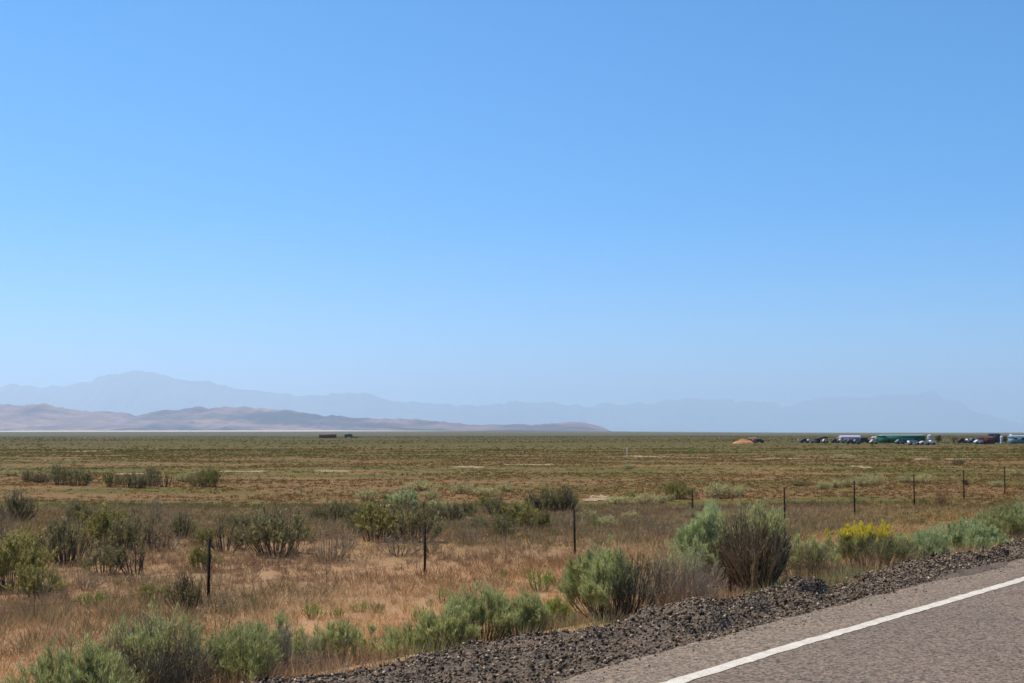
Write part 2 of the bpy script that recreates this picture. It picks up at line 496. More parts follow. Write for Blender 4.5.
# ------------------------------------------------------------------ hills and mountains
def range_mesh(name, prof, dist, depth, nx, ny, rough, mat, label, seed, recede=0.0):
    px = np.array([p[0] for p in prof], float); py = np.array([p[1] for p in prof], float)
    dd = dist * (1 + recede * sst(px, 250, 900))
    xs = np.array([ray(p, HOR)[0] * d_ for p, d_ in zip(px, dd)]); hs = (HOR - 0.00105 * (px - 512) - py) / F * dd + 3
    R = np.linspace(xs[0], xs[-1], nx); T = np.linspace(-1, 1, ny)
    A, B = np.meshgrid(R, T, indexing='ij')
    Lw = dist / F
    ridge = np.interp(A, xs, hs)
    # foothill spurs: gullied flanks falling from the crest
    w = depth * (0.55 + 0.45 * ridge / max(hs))
    n1 = fbm(A / (depth * 0.16) + seed, B * 2.2 + seed, 5)
    n2 = np.abs(fbm(A / (depth * 0.09) + seed * 2, B * 1.3 + 9, 4) - 0.5) * 2
    fall = np.clip(1 - np.abs(B), 0, 1)
    prof2 = fall ** 1.35
    z = ridge * prof2 * (1 - rough * (1 - fall) * (n2 * 1.6 + 0.5 * n1) * 1.6)
    z = z + ridge * 0.05 * (n1 - 0.5) * (1 - np.exp(-((B) / 0.1) ** 2)) - 4
    Yc = np.interp(A, xs, dd) + B * w
    ii = np.arange(A.size).reshape(A.shape)
    Q = np.stack([ii[:-1, :-1], ii[1:, :-1], ii[1:, 1:], ii[:-1, 1:]], -1).reshape(-1, 4)
    o = mesh_np(name, np.stack([A, Yc, z + float(terrain(xs[0], dist)) * 0], -1).reshape(-1, 3), Q, mat, smooth=True)
    tag(o, label, kind='structure')
def rock_mat(name, a, b_, c, sc):
    m, t, out = mat_new(name); b = NB(t)
    P = b.pos()
    n1 = b.noise(P, sc, 5, 0.65, 0.44, 0.58); n2 = b.noise(P, sc * 5, 4, 0.6, 0.38, 0.62)
    sep = b.n("ShaderNodeSeparateXYZ"); b.l(P, sep.inputs[0])
    col = b.mix(n1, a, b_); col = b.mix(b.math('MULTIPLY', n2, 0.6), col, c)
    b.bsdf(out, col, 0.95, 0.1); return m
near_prof = [(-700, 415), (-500, 408), (-300, 414), (-120, 407), (-40, 404), (0, 404), (20, 404.5), (35, 402.5), (50, 404), (75, 409), (100, 411), (118, 411), (138, 414), (150, 412.5), (165, 409), (185, 407), (220, 406),
             (255, 406.5), (285, 409), (320, 414), (350, 417), (400, 418.5), (440, 421), (480, 424), (520, 423.5), (550, 423.5), (575, 421), (590, 423), (605, 429), (622, 433), (640, 435)]
far_prof = [(-900, 400), (-600, 380), (-350, 395), (-150, 378), (-60, 388), (0, 385), (15, 383), (40, 385.5), (65, 385), (80, 381), (100, 376), (125, 371), (137, 369), (146, 369.5), (160, 373), (185, 381), (205, 379), (225, 384), (240, 387),
            (270, 390), (290, 393), (320, 395), (350, 391), (375, 395), (395, 399), (430, 404), (460, 404), (490, 402), (520, 400), (560, 402), (585, 405), (600, 404), (620, 402), (650, 402), (680, 398), (720, 398),
            (755, 402), (785, 405), (810, 398), (835, 394.5), (850, 397), (875, 394.5), (905, 393), (922, 391), (932, 389.5), (945, 397), (970, 408), (1000, 417), (1040, 428), (1080, 434), (1120, 436)]
def densify(p, amp, seed):
    R = np.random.default_rng(seed)
    xs = np.arange(p[0][0], p[-1][0], 4.0); ys = np.interp(xs, [q[0] for q in p], [q[1] for q in p])
    ys = ys + amp * (fbm(xs / 9 + seed, xs * 0, 4) - 0.5)
    return list(zip(xs, ys))
range_mesh("hills", densify(near_prof, 4.5, 5), 11500, 2900, 1100, 90, 0.55, rock_mat("hill_rock", (0.27, 0.155, 0.13), (0.014, 0.012, 0.026), (0.045, 0.034, 0.038), 0.0009),
           "low tan and brown desert hills on the left horizon", 3.0)
range_mesh("mountains", densify(far_prof, 8.0, 31), 36000, 7000, 1300, 60, 0.5, rock_mat("mountain_rock", (0.12, 0.10, 0.09), (0.07, 0.062, 0.058), (0.16, 0.14, 0.12), 0.0004),
           "tall mountain range faded blue by the haze", 8.0, 0.5)

# ------------------------------------------------------------------ haze
gz = G(); gz.box((0, 30000, 1040), (130000, 72000, 2160))
m, t, out = mat_new("haze_air")
pv = t.nodes.new("ShaderNodeVolumePrincipled")
pv.inputs['Color'].default_value = (0.66, 0.83, 1.0, 1)
pv.inputs['Density'].default_value = 5.5e-5
pv.inputs['Anisotropy'].default_value = 0.3
t.links.new(pv.outputs[0], out.inputs['Volume'])
hz = gz.build("haze", m)
tag(hz, "thin blue haze over the far plain", kind='stuff')

# ------------------------------------------------------------------ plants
def bez(A, B, C, k):
    t = np.linspace(0, 1, k)[None, :, None]
    return (1 - t) ** 2 * A[:, None] + 2 * t * (1 - t) * B[:, None] + t ** 2 * C[:, None]

def shrub_geo(R, h, w, nst, ntw, nlf, leafL, leafW, green, stem, lo=0.45, lean=(0, 0), hole=0.25, up=1.0, side=None, spread=0.5, rad=0.004, flower=None, crown=0.85, foot=0.10, dome=0.62):
    """broom-like shrub: fan of stems, forked twigs, fine leaves on the twigs.
       lo: fraction of the height below which there are few leaves; side: (x,y) direction that stays bare"""
    gs, gf = G(), G()
    ph = R.random(nst) * 2 * math.pi
    rr = np.sqrt(R.random(nst))
    lump = 1 + 0.22 * np.sin(ph * 3 + R.random() * 6) + 0.16 * np.sin(ph * 5 + R.random() * 6)
    el = (1 - rr ** 2 * dome) ** 0.5
    hh = h * el * (0.80 + 0.28 * R.random(nst)) * (0.9 + 0.15 * lump * 0.6)
    tip = np.stack([np.cos(ph) * rr * w / 2 * lump + lean[0] * hh, np.sin(ph) * rr * w / 2 * lump + lean[1] * hh, hh], -1)
    base = np.stack([np.cos(ph) * rr * w * foot, np.sin(ph) * rr * w * foot, np.full(nst, -0.05)], -1)
    ctl = base * 0.55 + tip * np.array([0.45, 0.45, 0.45]) + np.stack([np.cos(ph), np.sin(ph), 0 * ph], -1) * (w * 0.10 * rr)[:, None] * up
    ctl += R.normal(size=ctl.shape) * 0.04 * h
    P = bez(base, ctl, tip, 6)
    P[:, 1:] += R.normal(size=P[:, 1:].shape) * 0.012 * h
    rad0 = rad * (0.7 + 0.8 * R.random(nst)) * (h ** 0.5)
    Rr = rad0[:, None] * np.linspace(1.5, 0.35, 6)[None]
    sc = np.array(stem)[None, None] * (0.7 + 0.6 * R.random((nst, 1, 1))) * np.ones((1, 6, 1))
    tubes(gs, P, Rr, sc, 3)
    # twigs
    m = nst * ntw
    si = np.repeat(np.arange(nst), ntw); tt = 0.35 + 0.63 * R.random(m)
    k = tt * 5; k0 = np.minimum(k.astype(int), 4); f = (k - k0)[:, None]
    p0 = P[si, k0] * (1 - f) + P[si, k0 + 1] * f
    d = P[si, k0 + 1] - P[si, k0]; d /= np.linalg.norm(d, axis=1, keepdims=True)
    d = d + R.normal(size=d.shape) * spread + np.array([0, 0, 0.35 * up]); d /= np.linalg.norm(d, axis=1, keepdims=True)
    L = h * (0.12 + 0.20 * R.random(m)) * (1.15 - 0.5 * tt)
    p2 = p0 + d * L[:, None] + np.array([0, 0, 0.05 * h]) * R.random((m, 1))
    p1 = (p0 + p2) / 2 + R.normal(size=p0.shape) * 0.02 * h
    T = bez(p0, p1, p2, 4)
    tc = np.array(stem)[None, None] * (0.85 + 0.6 * R.random((m, 1, 1))) * np.ones((1, 4, 1))
    tubes(gs, T, (rad * 0.5 * h ** 0.5 * (0.6 + 0.6 * R.random(m)))[:, None] * np.linspace(1, 0.4, 4)[None], tc, 3)
    # leaves
    if nlf > 0:
        # clumpiness: twigs carry more or fewer leaves
        pr = np.clip((p2[:, 2] / h - lo) / 0.25, 0.03, 1)
        if side is not None:
            sd_ = (p2[:, 0] * side[0] + p2[:, 1] * side[1]) / (w / 2)
            pr = pr * np.clip(0.40 - sd_ * 2.0, 0.012, 1)
        cl = fbm(p2[:, 0] / (0.22 * w) + 40, (p2[:, 1] + 1.7 * p2[:, 2]) / (0.22 * w) + 40, 2)
        pr = pr * np.clip((cl - hole) * 4, 0.03, 1)
        pr /= pr.sum()
        li = R.choice(m, nlf, p=pr)
        u = R.random(nlf) ** 0.7; k = u * 3; k0 = np.minimum(k.astype(int), 2); f = (k - k0)[:, None]
        lp = T[li, k0] * (1 - f) + T[li, k0 + 1] * f
        ld = T[li, k0 + 1] - T[li, k0]; ld /= np.maximum(np.linalg.norm(ld, axis=1, keepdims=True), 1e-6)
        ld = ld + R.normal(size=ld.shape) * 0.38 + np.array([0, 0, 0.4])
        lp = lp + R.normal(size=lp.shape) * 0.012 * h
        g0 = np.array(green)
        pick = R.random(nlf)
        twv = (0.75 + 0.5 * R.random(m))[li][:, None]
        c = g0[(pick * len(g0)).astype(int)] * twv * (0.85 + 0.3 * R.random((nlf, 1)))
        if flower is not None:
            fm = (lp[:, 2] > h * 0.80 + 0.07 * h * R.normal(size=nlf)) & (R.random(nlf) < 0.82)
            c[fm] = np.array(flower) * (0.75 + 0.5 * R.random((fm.sum(), 1)))
        blades(gf, lp, ld, leafL * (0.6 + 0.8 * R.random(nlf)), leafW * (0.7 + 0.6 * R.random(nlf)), c, R)
    return gs, gf

RAB = [(0.40, 0.41, 0.16), (0.50, 0.49, 0.22), (0.31, 0.33, 0.12), (0.43, 0.40, 0.14)]
RAB2 = [(0.44, 0.49, 0.22), (0.52, 0.56, 0.28), (0.37, 0.42, 0.17)]
SAGE = [(0.25, 0.22, 0.095), (0.31, 0.275, 0.13), (0.20, 0.175, 0.075), (0.34, 0.275, 0.12)]
SAGEY = [(0.34, 0.30, 0.085), (0.42, 0.36, 0.105), (0.27, 0.235, 0.07)]
PALE = [(0.56, 0.50, 0.22), (0.64, 0.57, 0.28), (0.47, 0.42, 0.17)]
GREEN = [(0.25, 0.33, 0.06), (0.33, 0.40, 0.08), (0.20, 0.26, 0.055)]
TAN = [(0.34, 0.20, 0.095), (0.40, 0.25, 0.13), (0.28, 0.16, 0.075)]
S_BR = (0.27, 0.185, 0.12); S_DK = (0.14, 0.105, 0.075); S_GR = (0.32, 0.25, 0.19); S_RD = (0.15, 0.085, 0.055)

def add_shrub(name, loc, gs, gf, label, cat, rz=0.0, sc=(1, 1, 1), group=None, sname='stems', fname='foliage'):
    e = empty(name, loc, rz, sc)
    tag(e, label, cat, group)
    parts = [gs.build(sname, M_wood, e)]
    if gf is not None and gf.v: parts.append(gf.build(fname, M_leaf, e))
    PARTS[e.name] = parts
    return e

# foreground row behind the gravel berm: (px x, offset D, width px, height px over its foot, style, label)
def px2m(loc): return loc[1] / F
FG = [
 (10, 7.3, 95, 58, dict(green=RAB, lo=0.35), "low green rabbitbrush cut off by the bottom left corner"),
 (82, 7.2, 108, 88, dict(green=RAB, lo=0.42), "wide green rabbitbrush with a brown twiggy base, left of the tall stemmy one"),
 (152, 7.5, 115, 102, dict(green=RAB, lo=0.72, stem=(0.26, 0.19, 0.12), nlf=0.22, nst=240, rad=0.006, hole=0.35), "tall rabbitbrush with bare brown stems and green tips near the bottom left"),
 (228, 7.4, 110, 76, dict(green=RAB, lo=0.30), "bushy green rabbitbrush right of the tall stemmy one"),
 (281, 7.6, 84, 66, dict(green=RAB, lo=0.40, side=(0.5, -0.9), stem=S_GR), "green rabbitbrush with grey dead twigs at the near end of the gravel berm"),
 (340, 8.3, 92, 47, dict(green=RAB, lo=0.35, side=(0.3, -1), stem=S_BR), "low spreading rabbitbrush green on top and brown beneath, under the small green weeds"),
 (405, 7.6, 62, 34, dict(green=RAB, lo=0.25, nlf=0.5, nst=60), "thin grassy green bush between two larger rabbitbrushes on the berm"),
 (448, 7.3, 52, 46, dict(green=RAB, lo=0.20), "small blue green rabbitbrush at the left foot of the upright one"),
 (481, 7.3, 76, 60, dict(green=RAB, lo=0.42, stem=(0.12, 0.10, 0.06), up=1.6), "upright green rabbitbrush in the middle of the berm with a straw gap in its stems"),
 (522, 7.1, 58, 45, dict(green=RAB, lo=0.35), "green rabbitbrush with dry grass in its foot right of the upright one"),
 (553, 7.9, 44, 34, dict(green=GREEN + SAGEY, lo=0.15, nlf=0.6), "low yellow green bush left of the big half bare rabbitbrush"),
 (617, 7.2, 106, 80, dict(green=RAB, lo=0.25, side=(1.0, -0.35), nlf=1.5, stem=(0.115, 0.085, 0.065), nst=150), "big dark rabbitbrush green on its left half and bare brown on its right"),
 (678, 7.1, 90, 68, dict(green=RAB, lo=0.7, nlf=0.06, stem=(0.40, 0.29, 0.195), nst=240, ntw=12), "low leafless grey brown bush between the half green rabbitbrush and the pale green one"),
 (716, 7.7, 58, 98, dict(green=RAB2, lo=0.45, nlf=1.3, side=(0.8, -0.2)), "pale silvery green rabbitbrush rising at the left of the brown fanned bush"),
 (755, 7.2, 84, 92, dict(green=RAB, lo=0.76, nlf=0.16, stem=(0.25, 0.18, 0.105), nst=150, rad=0.011, ntw=12, foot=0.07, dome=0.7, up=0.6, spread=0.35), "large brown bush of bare fanned stems with sparse green tips beside the gravel"),
 (805, 7.5, 68, 52, dict(green=RAB, lo=0.38, side=(0.2, -1)), "feathery green rabbitbrush left of the yellow flowering one"),
 (866, 7.2, 112, 51, dict(green=RAB, lo=0.30, stem=(0.26, 0.18, 0.12), flower=(0.95, 0.74, 0.04), nlf=1.4, side=(0.1, -0.8)), "flowering rabbitbrush with bright yellow top and brown base"),
 (921, 6.9, 56, 35, dict(green=RAB2, lo=0.12, nlf=1.3), "small round blue green rabbitbrush right of the yellow flowering one"),
 (963, 7.0, 84, 34, dict(green=RAB2, lo=0.12, nlf=1.4), "long low blue green rabbitbrush along the berm between two rounder ones"),
 (1006, 7.1, 70, 38, dict(green=RAB, lo=0.15, nlf=1.3), "full green rabbitbrush close to the right edge beside the gravel"),
 (1040, 7.2, 66, 40, dict(green=RAB2, lo=0.15, nlf=1.3), "grey green rabbitbrush cut off by the right edge"),
]
for i, (px, D, wp, hp, st, lab) in enumerate(FG):
    R = np.random.default_rng(100 + i)
    loc = along(px, D)
    loc = along(px, D - 0.85 * float(shift(sD(loc[0], loc[1])[0])))
    k = px2m(loc)
    h, w = hp * k, wp * k
    h *= 0.86; st = dict(st); st.setdefault('foot', 0.24); st.setdefault('dome', 0.86); q = st.pop('nlf', 1.0); nst = st.pop('nst', 110); ntw = st.pop('ntw', 15); stem = st.pop('stem', S_BR)
    area = max(w * h, 0.3)
    nl = int(52000 * q * min(area, 1.6) / 0.9)
    gs, gf = shrub_geo(R, h, w, nst, ntw, nl, 0.042, 0.0036, st.pop('green'), stem, **st)
    side = None
    add_shrub("rabbitbrush", loc, gs, gf, lab, "bush", 0.0, (1, 1, 1), "bushes lining the gravel berm")

# prototypes for the plain
PROTO = {}
def protos(kind, n, **kw):
    PROTO[kind] = []
    for i in range(n):
        R = np.random.default_rng(hash(kind) % 1 + 300 + 17 * i + len(kind) * 5 + ord(kind[0]))
        a = dict(h=0.9, w=1.2, foot=0.2, dome=0.8, nst=54, ntw=8, nlf=2600, leafL=0.055, leafW=0.016, green=SAGE, stem=S_DK, rad=0.008, spread=0.7)
        a.update(kw); a['nlf'] = int(a['nlf'] * 1.8)
        PROTO[kind].append(shrub_geo(R, **a))
protos('sage', 4, lo=0.12, hole=0.30, stem=S_DK, nlf=3600, rad=0.006, dome=0.9, foot=0.26)
protos('olive', 3, lo=0.12, hole=0.28, green=SAGEY + SAGE[:1], nlf=3800, rad=0.006, dome=0.9, foot=0.26)
protos('dark', 3, lo=0.25, hole=0.34, dome=0.9, nlf=2000, green=SAGE, stem=(0.10, 0.078, 0.06), nst=64, ntw=11)
protos('dead', 4, lo=0.6, nlf=0, stem=(0.33, 0.25, 0.155), nst=26, ntw=13, spread=0.9, rad=0.009)
protos('snag', 3, lo=0.6, nlf=260, stem=(0.09, 0.07, 0.055), nst=13, ntw=12, spread=0.9, rad=0.015, green=SAGE)
protos('pale', 3, lo=0.10, hole=0.22, green=PALE, stem=S_BR, nlf=3000, w=1.4)
protos('teal', 2, lo=0.15, hole=0.22, green=RAB2, stem=S_BR, nlf=3000)
protos('green', 3, lo=0.05, hole=0.15, green=GREEN, stem=(0.10, 0.12, 0.05), nlf=900, nst=30, ntw=4, spread=0.5)
protos('tan', 2, lo=0.0, hole=0.1, green=TAN, stem=(0.3, 0.18, 0.09), nlf=1500, nst=40, ntw=5)
NAMES = dict(sage='sagebrush', olive='sagebrush', dark='sagebrush', dead='dead_bush', snag='dead_bush', pale='rabbitbrush', teal='rabbitbrush', green='weed', tan='dry_plant')
CATS = dict(sage='bush', olive='bush', dark='bush', dead='dead bush', snag='dead bush', pale='bush', teal='bush', green='weed', tan='plant')
GRP = dict(sage='sagebrush on the plain', olive='sagebrush on the plain', dark='sagebrush on the plain', dead='dead bushes on the plain', snag='dead bushes on the plain',
           pale='pale bushes on the plain', teal='pale bushes on the plain', green='small green weeds', tan='dry plants on the plain')
MID = [
 # far row left
 (27, 482, 11, 10, 'dark', "small dark bush at the left end of the far left row"),
 (41, 482, 20, 10, 'dark', "low dark bush between the small dark one and the big grey green pair"),
 (62, 485, 26, 19, 'sage', "left bush of the big grey green pair in the far left row"),
 (79, 486, 26, 17, 'sage', "right bush of the big grey green pair in the far left row"),
 (112, 487, 19, 15, 'olive', "first bush left of the middle cluster in the far left row"),
 (128, 487, 17, 14, 'sage', "second bush of the middle cluster in the far left row"),
 (140, 488, 15, 14, 'dark', "dark lowest bush in the middle cluster of the far left row"),
 (152, 486, 18, 18, 'sage', "tallest bush in the middle cluster of the far left row"),
 (166, 487, 18, 12, 'snag', "bare crooked bush closing the middle cluster of the far left row"),
 (183, 482, 14, 8, 'pale', "tiny pale bush just left of the lone green sagebrush"),
 (199, 486, 20, 14, 'sage', "left half of the lone far sagebrush with a dark heart"),
 (211, 487, 24, 17, 'olive', "lone green sagebrush with a dark heart above the first fence post"),
 (10, 476, 16, 6, 'pale', "small pale mound at the far left edge of the plain"),
 # left thicket
 (16, 522, 40, 28, 'dark', "dark purple brown bush at the upper left of the left thicket"),
 (2, 538, 26, 28, 'dead', "leafless brown bush on the left edge under the dark one"),
 (77, 523, 24, 21, 'sage', "small grey green bush at the top of the left thicket"),
 (36, 551, 17, 17, 'dark', "small round dark bush alone on bare soil in the left thicket"),
 (14, 590, 66, 54, 'olive', "big olive bush cut off by the left edge"),
 (40, 597, 44, 30, 'olive', "yellowish low bush right of the big olive one on the left edge"),
 (67, 566, 40, 42, 'dark', "large round blackish bush in the left thicket"),
 (103, 548, 50, 38, 'olive', "large yellow green bush behind the round blackish one"),
 (125, 552, 32, 32, 'sage', "grey green bush right of the large yellow green one"),
 (157, 526, 30, 26, 'dead', "round grey leafless bush above the forked dead one"),
 (141, 546, 34, 32, 'snag', "dark forked dead bush with thick crooked limbs"),
 (155, 552, 24, 28, 'snag', "curved dead bush leaning right beside the forked one"),
 (136, 574, 36, 30, 'snag', "twiggy dark bush standing below the forked dead one"),
 (104, 575, 40, 28, 'sage', "grey sagebrush in front of the large yellow green bush"),
 (85, 588, 36, 18, 'dead', "sprawling dead brown branches below the round blackish bush"),
 (50, 600, 40, 18, 'dead', "low dead brush lying before the yellowish bush at the left"),
 (182, 538, 24, 22, 'dark', "dark grey bush left of the first fence post"),
 (168, 550, 34, 18, 'dead', "low brown dead bush between the forked one and the first fence post"),
 (226, 552, 36, 30, 'snag', "bare branching bush just right of the first fence post"),
 (242, 549, 24, 18, 'sage', "small grey green bush between the bare branching one and the wide dark one"),
 (243, 529, 22, 14, 'dark', "small dark bush on the rise behind the bare branching one"),
 (232, 528, 14, 12, 'dark', "smallest dark bush on the rise right of the first fence post"),
 (204, 546, 22, 18, 'olive', "yellow green bush behind the first fence post"),
 (202, 572, 26, 26, 'olive', "olive bush growing against the first fence post"),
 (186, 612, 36, 34, 'dark', "dark green bush in front of and left of the first fence post"),
 (218, 612, 50, 18, 'dead', "grey dead brush at the foot of the first fence post"),
 (277, 555, 62, 46, 'sage', "wide sagebrush with many dark upright stems between the first two fence posts"),
 (318, 524, 20, 16, 'sage', "left of three small bushes behind the wide stemmy sagebrush"),
 (335, 522, 24, 20, 'sage', "middle of three small bushes behind the wide stemmy sagebrush"),
 (352, 523, 20, 20, 'dark', "right and darkest of three small bushes behind the wide stemmy sagebrush"),
 (329, 562, 42, 38, 'dead', "large grey brown leafless bush right of the wide stemmy sagebrush"),
 (347, 548, 28, 24, 'dead', "pale dead bush behind the large leafless one"),
 # centre
 (367, 501, 20, 12, 'pale', "pale low bush above the central sagebrush mass"),
 (388, 500, 10, 7, 'dark', "tiny dark bush left of the bluish green one"),
 (404, 508, 32, 18, 'teal', "bright bluish green bush on top of the central sagebrush mass"),
 (378, 541, 50, 38, 'olive', "left bush of the central sagebrush mass"),
 (412, 542, 46, 40, 'sage', "right bush of the central sagebrush mass behind the second fence post"),
 (398, 556, 46, 20, 'dead', "grey dead brush in front of the central sagebrush mass"),
 (432, 552, 26, 18, 'dead', "low grey dead bush just right of the second fence post"),
 (421, 491, 28, 9, 'pale', "wide pale mound behind the bluish green bush"),
 (437, 524, 20, 20, 'sage', "first of two upright bushes right of the central mass"),
 (453, 523, 20, 18, 'dark', "second of two upright bushes right of the central mass"),
 (461, 494, 20, 10, 'pale', "pale yellow green mound in the far centre"),
 (486, 496, 24, 9, 'pale', "pale mound behind the narrow dark bush"),
 (505, 492, 16, 8, 'pale', "little pale mound left of the big dark green bush"),
 (470, 516, 16, 14, 'sage', "small grey bush left of the narrow dark one"),
 (497, 516, 18, 20, 'dark', "narrow dark bush in the centre of the plain"),
 (518, 530, 34, 28, 'olive', "yellow olive bush with forked pale stems left of the third fence post"),
 (475, 544, 32, 22, 'dead', "grey leafless bush between the second and third fence posts"),
 (505, 537, 24, 20, 'sage', "grey green bush just below the yellow olive one"),
 (535, 511, 22, 17, 'dark', "brownish dark bush at the left end of the dark group by the third post"),
 (551, 511, 26, 21, 'sage', "tall dark green bush in the middle of the dark group by the third post"),
 (567, 511, 26, 21, 'dark', "dark green bush right behind the third fence post"),
 (543, 532, 16, 22, 'olive', "slender olive bush left of the third fence post"),
 (571, 530, 28, 16, 'dead', "greyish low bush at the third fence post"),
 (594, 529, 16, 9, 'green', "small yellowish green tuft right of the third fence post"),
 (608, 528, 18, 12, 'pale', "pale little bush beside the yellowish green tuft"),
 (663, 537, 26, 15, 'dead', "grey dead bush left of the fourth fence post"),
 (648, 532, 12, 10, 'dead', "small dead bush left of the grey one by the fourth fence post"),
 (618, 504, 24, 8, 'pale', "leftmost low mound of the far group by the fourth fence post"),
 (630, 499, 12, 8, 'green', "small greener mound behind the leftmost of the far group by the fourth post"),
 (646, 504, 24, 10, 'pale', "wide pale mound in the far group by the fourth fence post"),
 (661, 503, 11, 7, 'pale', "tiny pale mound left of the dark green round bush"),
 (670, 501, 10, 6, 'pale', "smallest pale mound touching the dark green round bush"),
 (677, 499, 30, 16, 'olive', "dark green round bush beside the fourth fence post"),
 (716, 498, 22, 15, 'pale', "left and tallest of three pale mounds right of the fourth fence post"),
 (729, 497, 20, 11, 'pale', "middle of three pale mounds right of the fourth fence post"),
 (741, 496, 16, 10, 'pale', "right of three pale mounds right of the fourth fence post"),
 (690, 454, 11, 5, 'green', "lone dark green bush far out beyond the white marker post"),
 (628, 469, 14, 5, 'pale', "faint pale bush below the white marker post"),
 # right
 (799, 486, 16, 6, 'dark', "low brown bush beyond the fifth fence post"),
 (823, 489, 14, 8, 'pale', "first from left of the pale mound row behind the sixth fence post"),
 (836, 488, 13, 8, 'pale', "second from left of the pale mound row behind the sixth fence post"),
 (848, 487, 12, 7, 'pale', "third from left of the pale mound row behind the sixth fence post"),
 (864, 486, 18, 10, 'pale', "fourth from left of the pale mound row right of the sixth fence post"),
 (878, 485, 16, 10, 'pale', "last and rightmost of the pale mound row right of the sixth fence post"),
 (907, 483, 16, 7, 'pale', "darker pale mound left of the seventh fence post"),
 (923, 483, 18, 8, 'pale', "light mound just right of the seventh fence post"),
 (903, 461, 20, 5, 'olive', "far flat olive bush on the plain below the green building"),
 (935, 460, 14, 4, 'olive', "far small olive bush on the plain right of the flat one"),
 (959, 465, 12, 6, 'sage', "far grey bush above the eighth fence post"),
 (997, 487, 16, 6, 'pale', "small pale mound left of the last fence post"),
 (1018, 476, 18, 7, 'pale', "far pale bush at the right edge of the plain"),
 (942, 508, 16, 15, 'tan', "orange tan dry plant between the seventh and eighth fence posts"),
 (843, 459, 18, 5, 'pale', "far flat pale bush above the sixth fence post"),
 # weeds
 (313, 619, 22, 16, 'green', "round bright green weed above the low spreading rabbitbrush"),
 (337, 619, 15, 11, 'green', "smaller bright green weed right of the round one"),
 (360, 612, 18, 10, 'green', "left half of the long green weed patch on the orange soil"),
 (377, 613, 18, 10, 'green', "right half of the long green weed patch on the orange soil"),
 (419, 624, 16, 18, 'green', "upright green weed left of the upright rabbitbrush"),
 (443, 603, 14, 14, 'green', "thin green weed above the small blue green rabbitbrush"),
 (430, 606, 9, 7, 'green', "tiny weed left of the thin green one"),
 (541, 592, 30, 22, 'green', "wide green weed below the third fence post"),
 (527, 578, 12, 9, 'green', "small weed left of and above the wide green one"),
 (503, 577, 10, 8, 'green', "tiny green weed in the orange grass left of the third fence post"),
 (93, 607, 32, 14, 'green', "spreading green weed in the brown grass at the lower left"),
 (150, 600, 36, 14, 'olive', "faint olive bush in the dry grass above the tall rabbitbrush"),
 (60, 540, 26, 20, 'sage', "grey green bush behind the round blackish bush in the left thicket"),
 (118, 528, 26, 18, 'olive', "yellowish bush behind and left of the round grey leafless bush"),
 (262, 532, 22, 16, 'sage', "grey green bush directly behind the wide stemmy sagebrush"),
 (300, 540, 24, 18, 'olive', "olive bush at the right shoulder of the wide stemmy sagebrush"),
 (358, 533, 22, 16, 'sage', "grey bush just left of the central sagebrush mass"),
 (440, 512, 22, 12, 'pale', "pale bush up behind the two upright bushes right of the central mass"),
 (430, 500, 20, 9, 'pale', "small pale mound right of the bluish green bush"),
 (486, 508, 22, 12, 'olive', "olive mound behind the yellow olive forked bush"),
 (527, 518, 20, 13, 'olive', "olive mound between the yellow olive bush and the brownish dark one"),
 (480, 530, 18, 12, 'sage', "small grey bush above the grey leafless one between the second and third posts"),
 (588, 520, 18, 9, 'pale', "pale mound up right of the third fence post"),
 (630, 520, 16, 8, 'pale', "pale mound in open ground left of the fourth fence post"),
 (20, 560, 34, 26, 'olive', "olive bush behind the big one on the left edge"),
 (190, 640, 30, 20, 'tan', "straw coloured dry tuft between the two left rabbitbrushes"),
]
made = {}
cnt = {}
for i, (px, py, wp, hp, kind, lab) in enumerate(MID):
    loc = hit(px, py); k = loc[1] / F
    j = cnt.get(kind, 0); cnt[kind] = j + 1
    vi = j % len(PROTO[kind])
    sx = 1.22 * wp * k / (1.3 if kind != 'pale' else 1.45); sz = 1.14 * hp * k / 0.92
    rz = random.uniform(0, 6.28)
    lab_ = lab
    if (kind, vi) not in made:
        gs, gf = PROTO[kind][vi]
        made[(kind, vi)] = add_shrub(NAMES[kind], loc, gs, gf if gf.v else None, lab_, CATS[kind], rz, (sx, sx, sz), GRP[kind])
    else:
        o = copy_thing(made[(kind, vi)], loc, rz, (sx, sx, sz))
        tag(o, lab_, CATS[kind], GRP[kind])

# ------------------------------------------------------------------ ground cover (uncountable)
def scatter(name, label, n, sampler, nb, hgt, spread, bw, pals, mat, seed, bend=0.1, thick=None):
    """tufts of nb blades; sampler(R,n)->x,y ; pals(x,y,R)->(n,3)"""
    R = np.random.default_rng(seed)
    x, y = sampler(R, n)
    m = len(x)
    z = terrain(x, y)
    hh = hgt(x, y, R)
    col = pals(x, y, R)
    g = G()
    rep = lambda a: np.repeat(a, nb, 0)
    ph = R.random(m * nb) * 2 * math.pi; rr = R.random(m * nb)
    sp = spread * rep(hh)
    P = np.stack([rep(x) + np.cos(ph) * rr * sp * 0.6, rep(y) + np.sin(ph) * rr * sp * 0.6, rep(z) - 0.02], -1)
    Dr = np.stack([np.cos(ph) * rr * spread, np.sin(ph) * rr * spread, np.ones(m * nb)], -1) + R.normal(size=(m * nb, 3)) * 0.22
    Dr[:, 2] = np.abs(Dr[:, 2])
    C = rep(col) * (0.72 + 0.56 * R.random((m * nb, 1)))
    blades(g, P, Dr, rep(hh) * (0.55 + 0.6 * R.random(m * nb)), bw(rep(x), rep(y)), C, R, bend)
    tag(g.build(name, mat), label, kind='stuff')
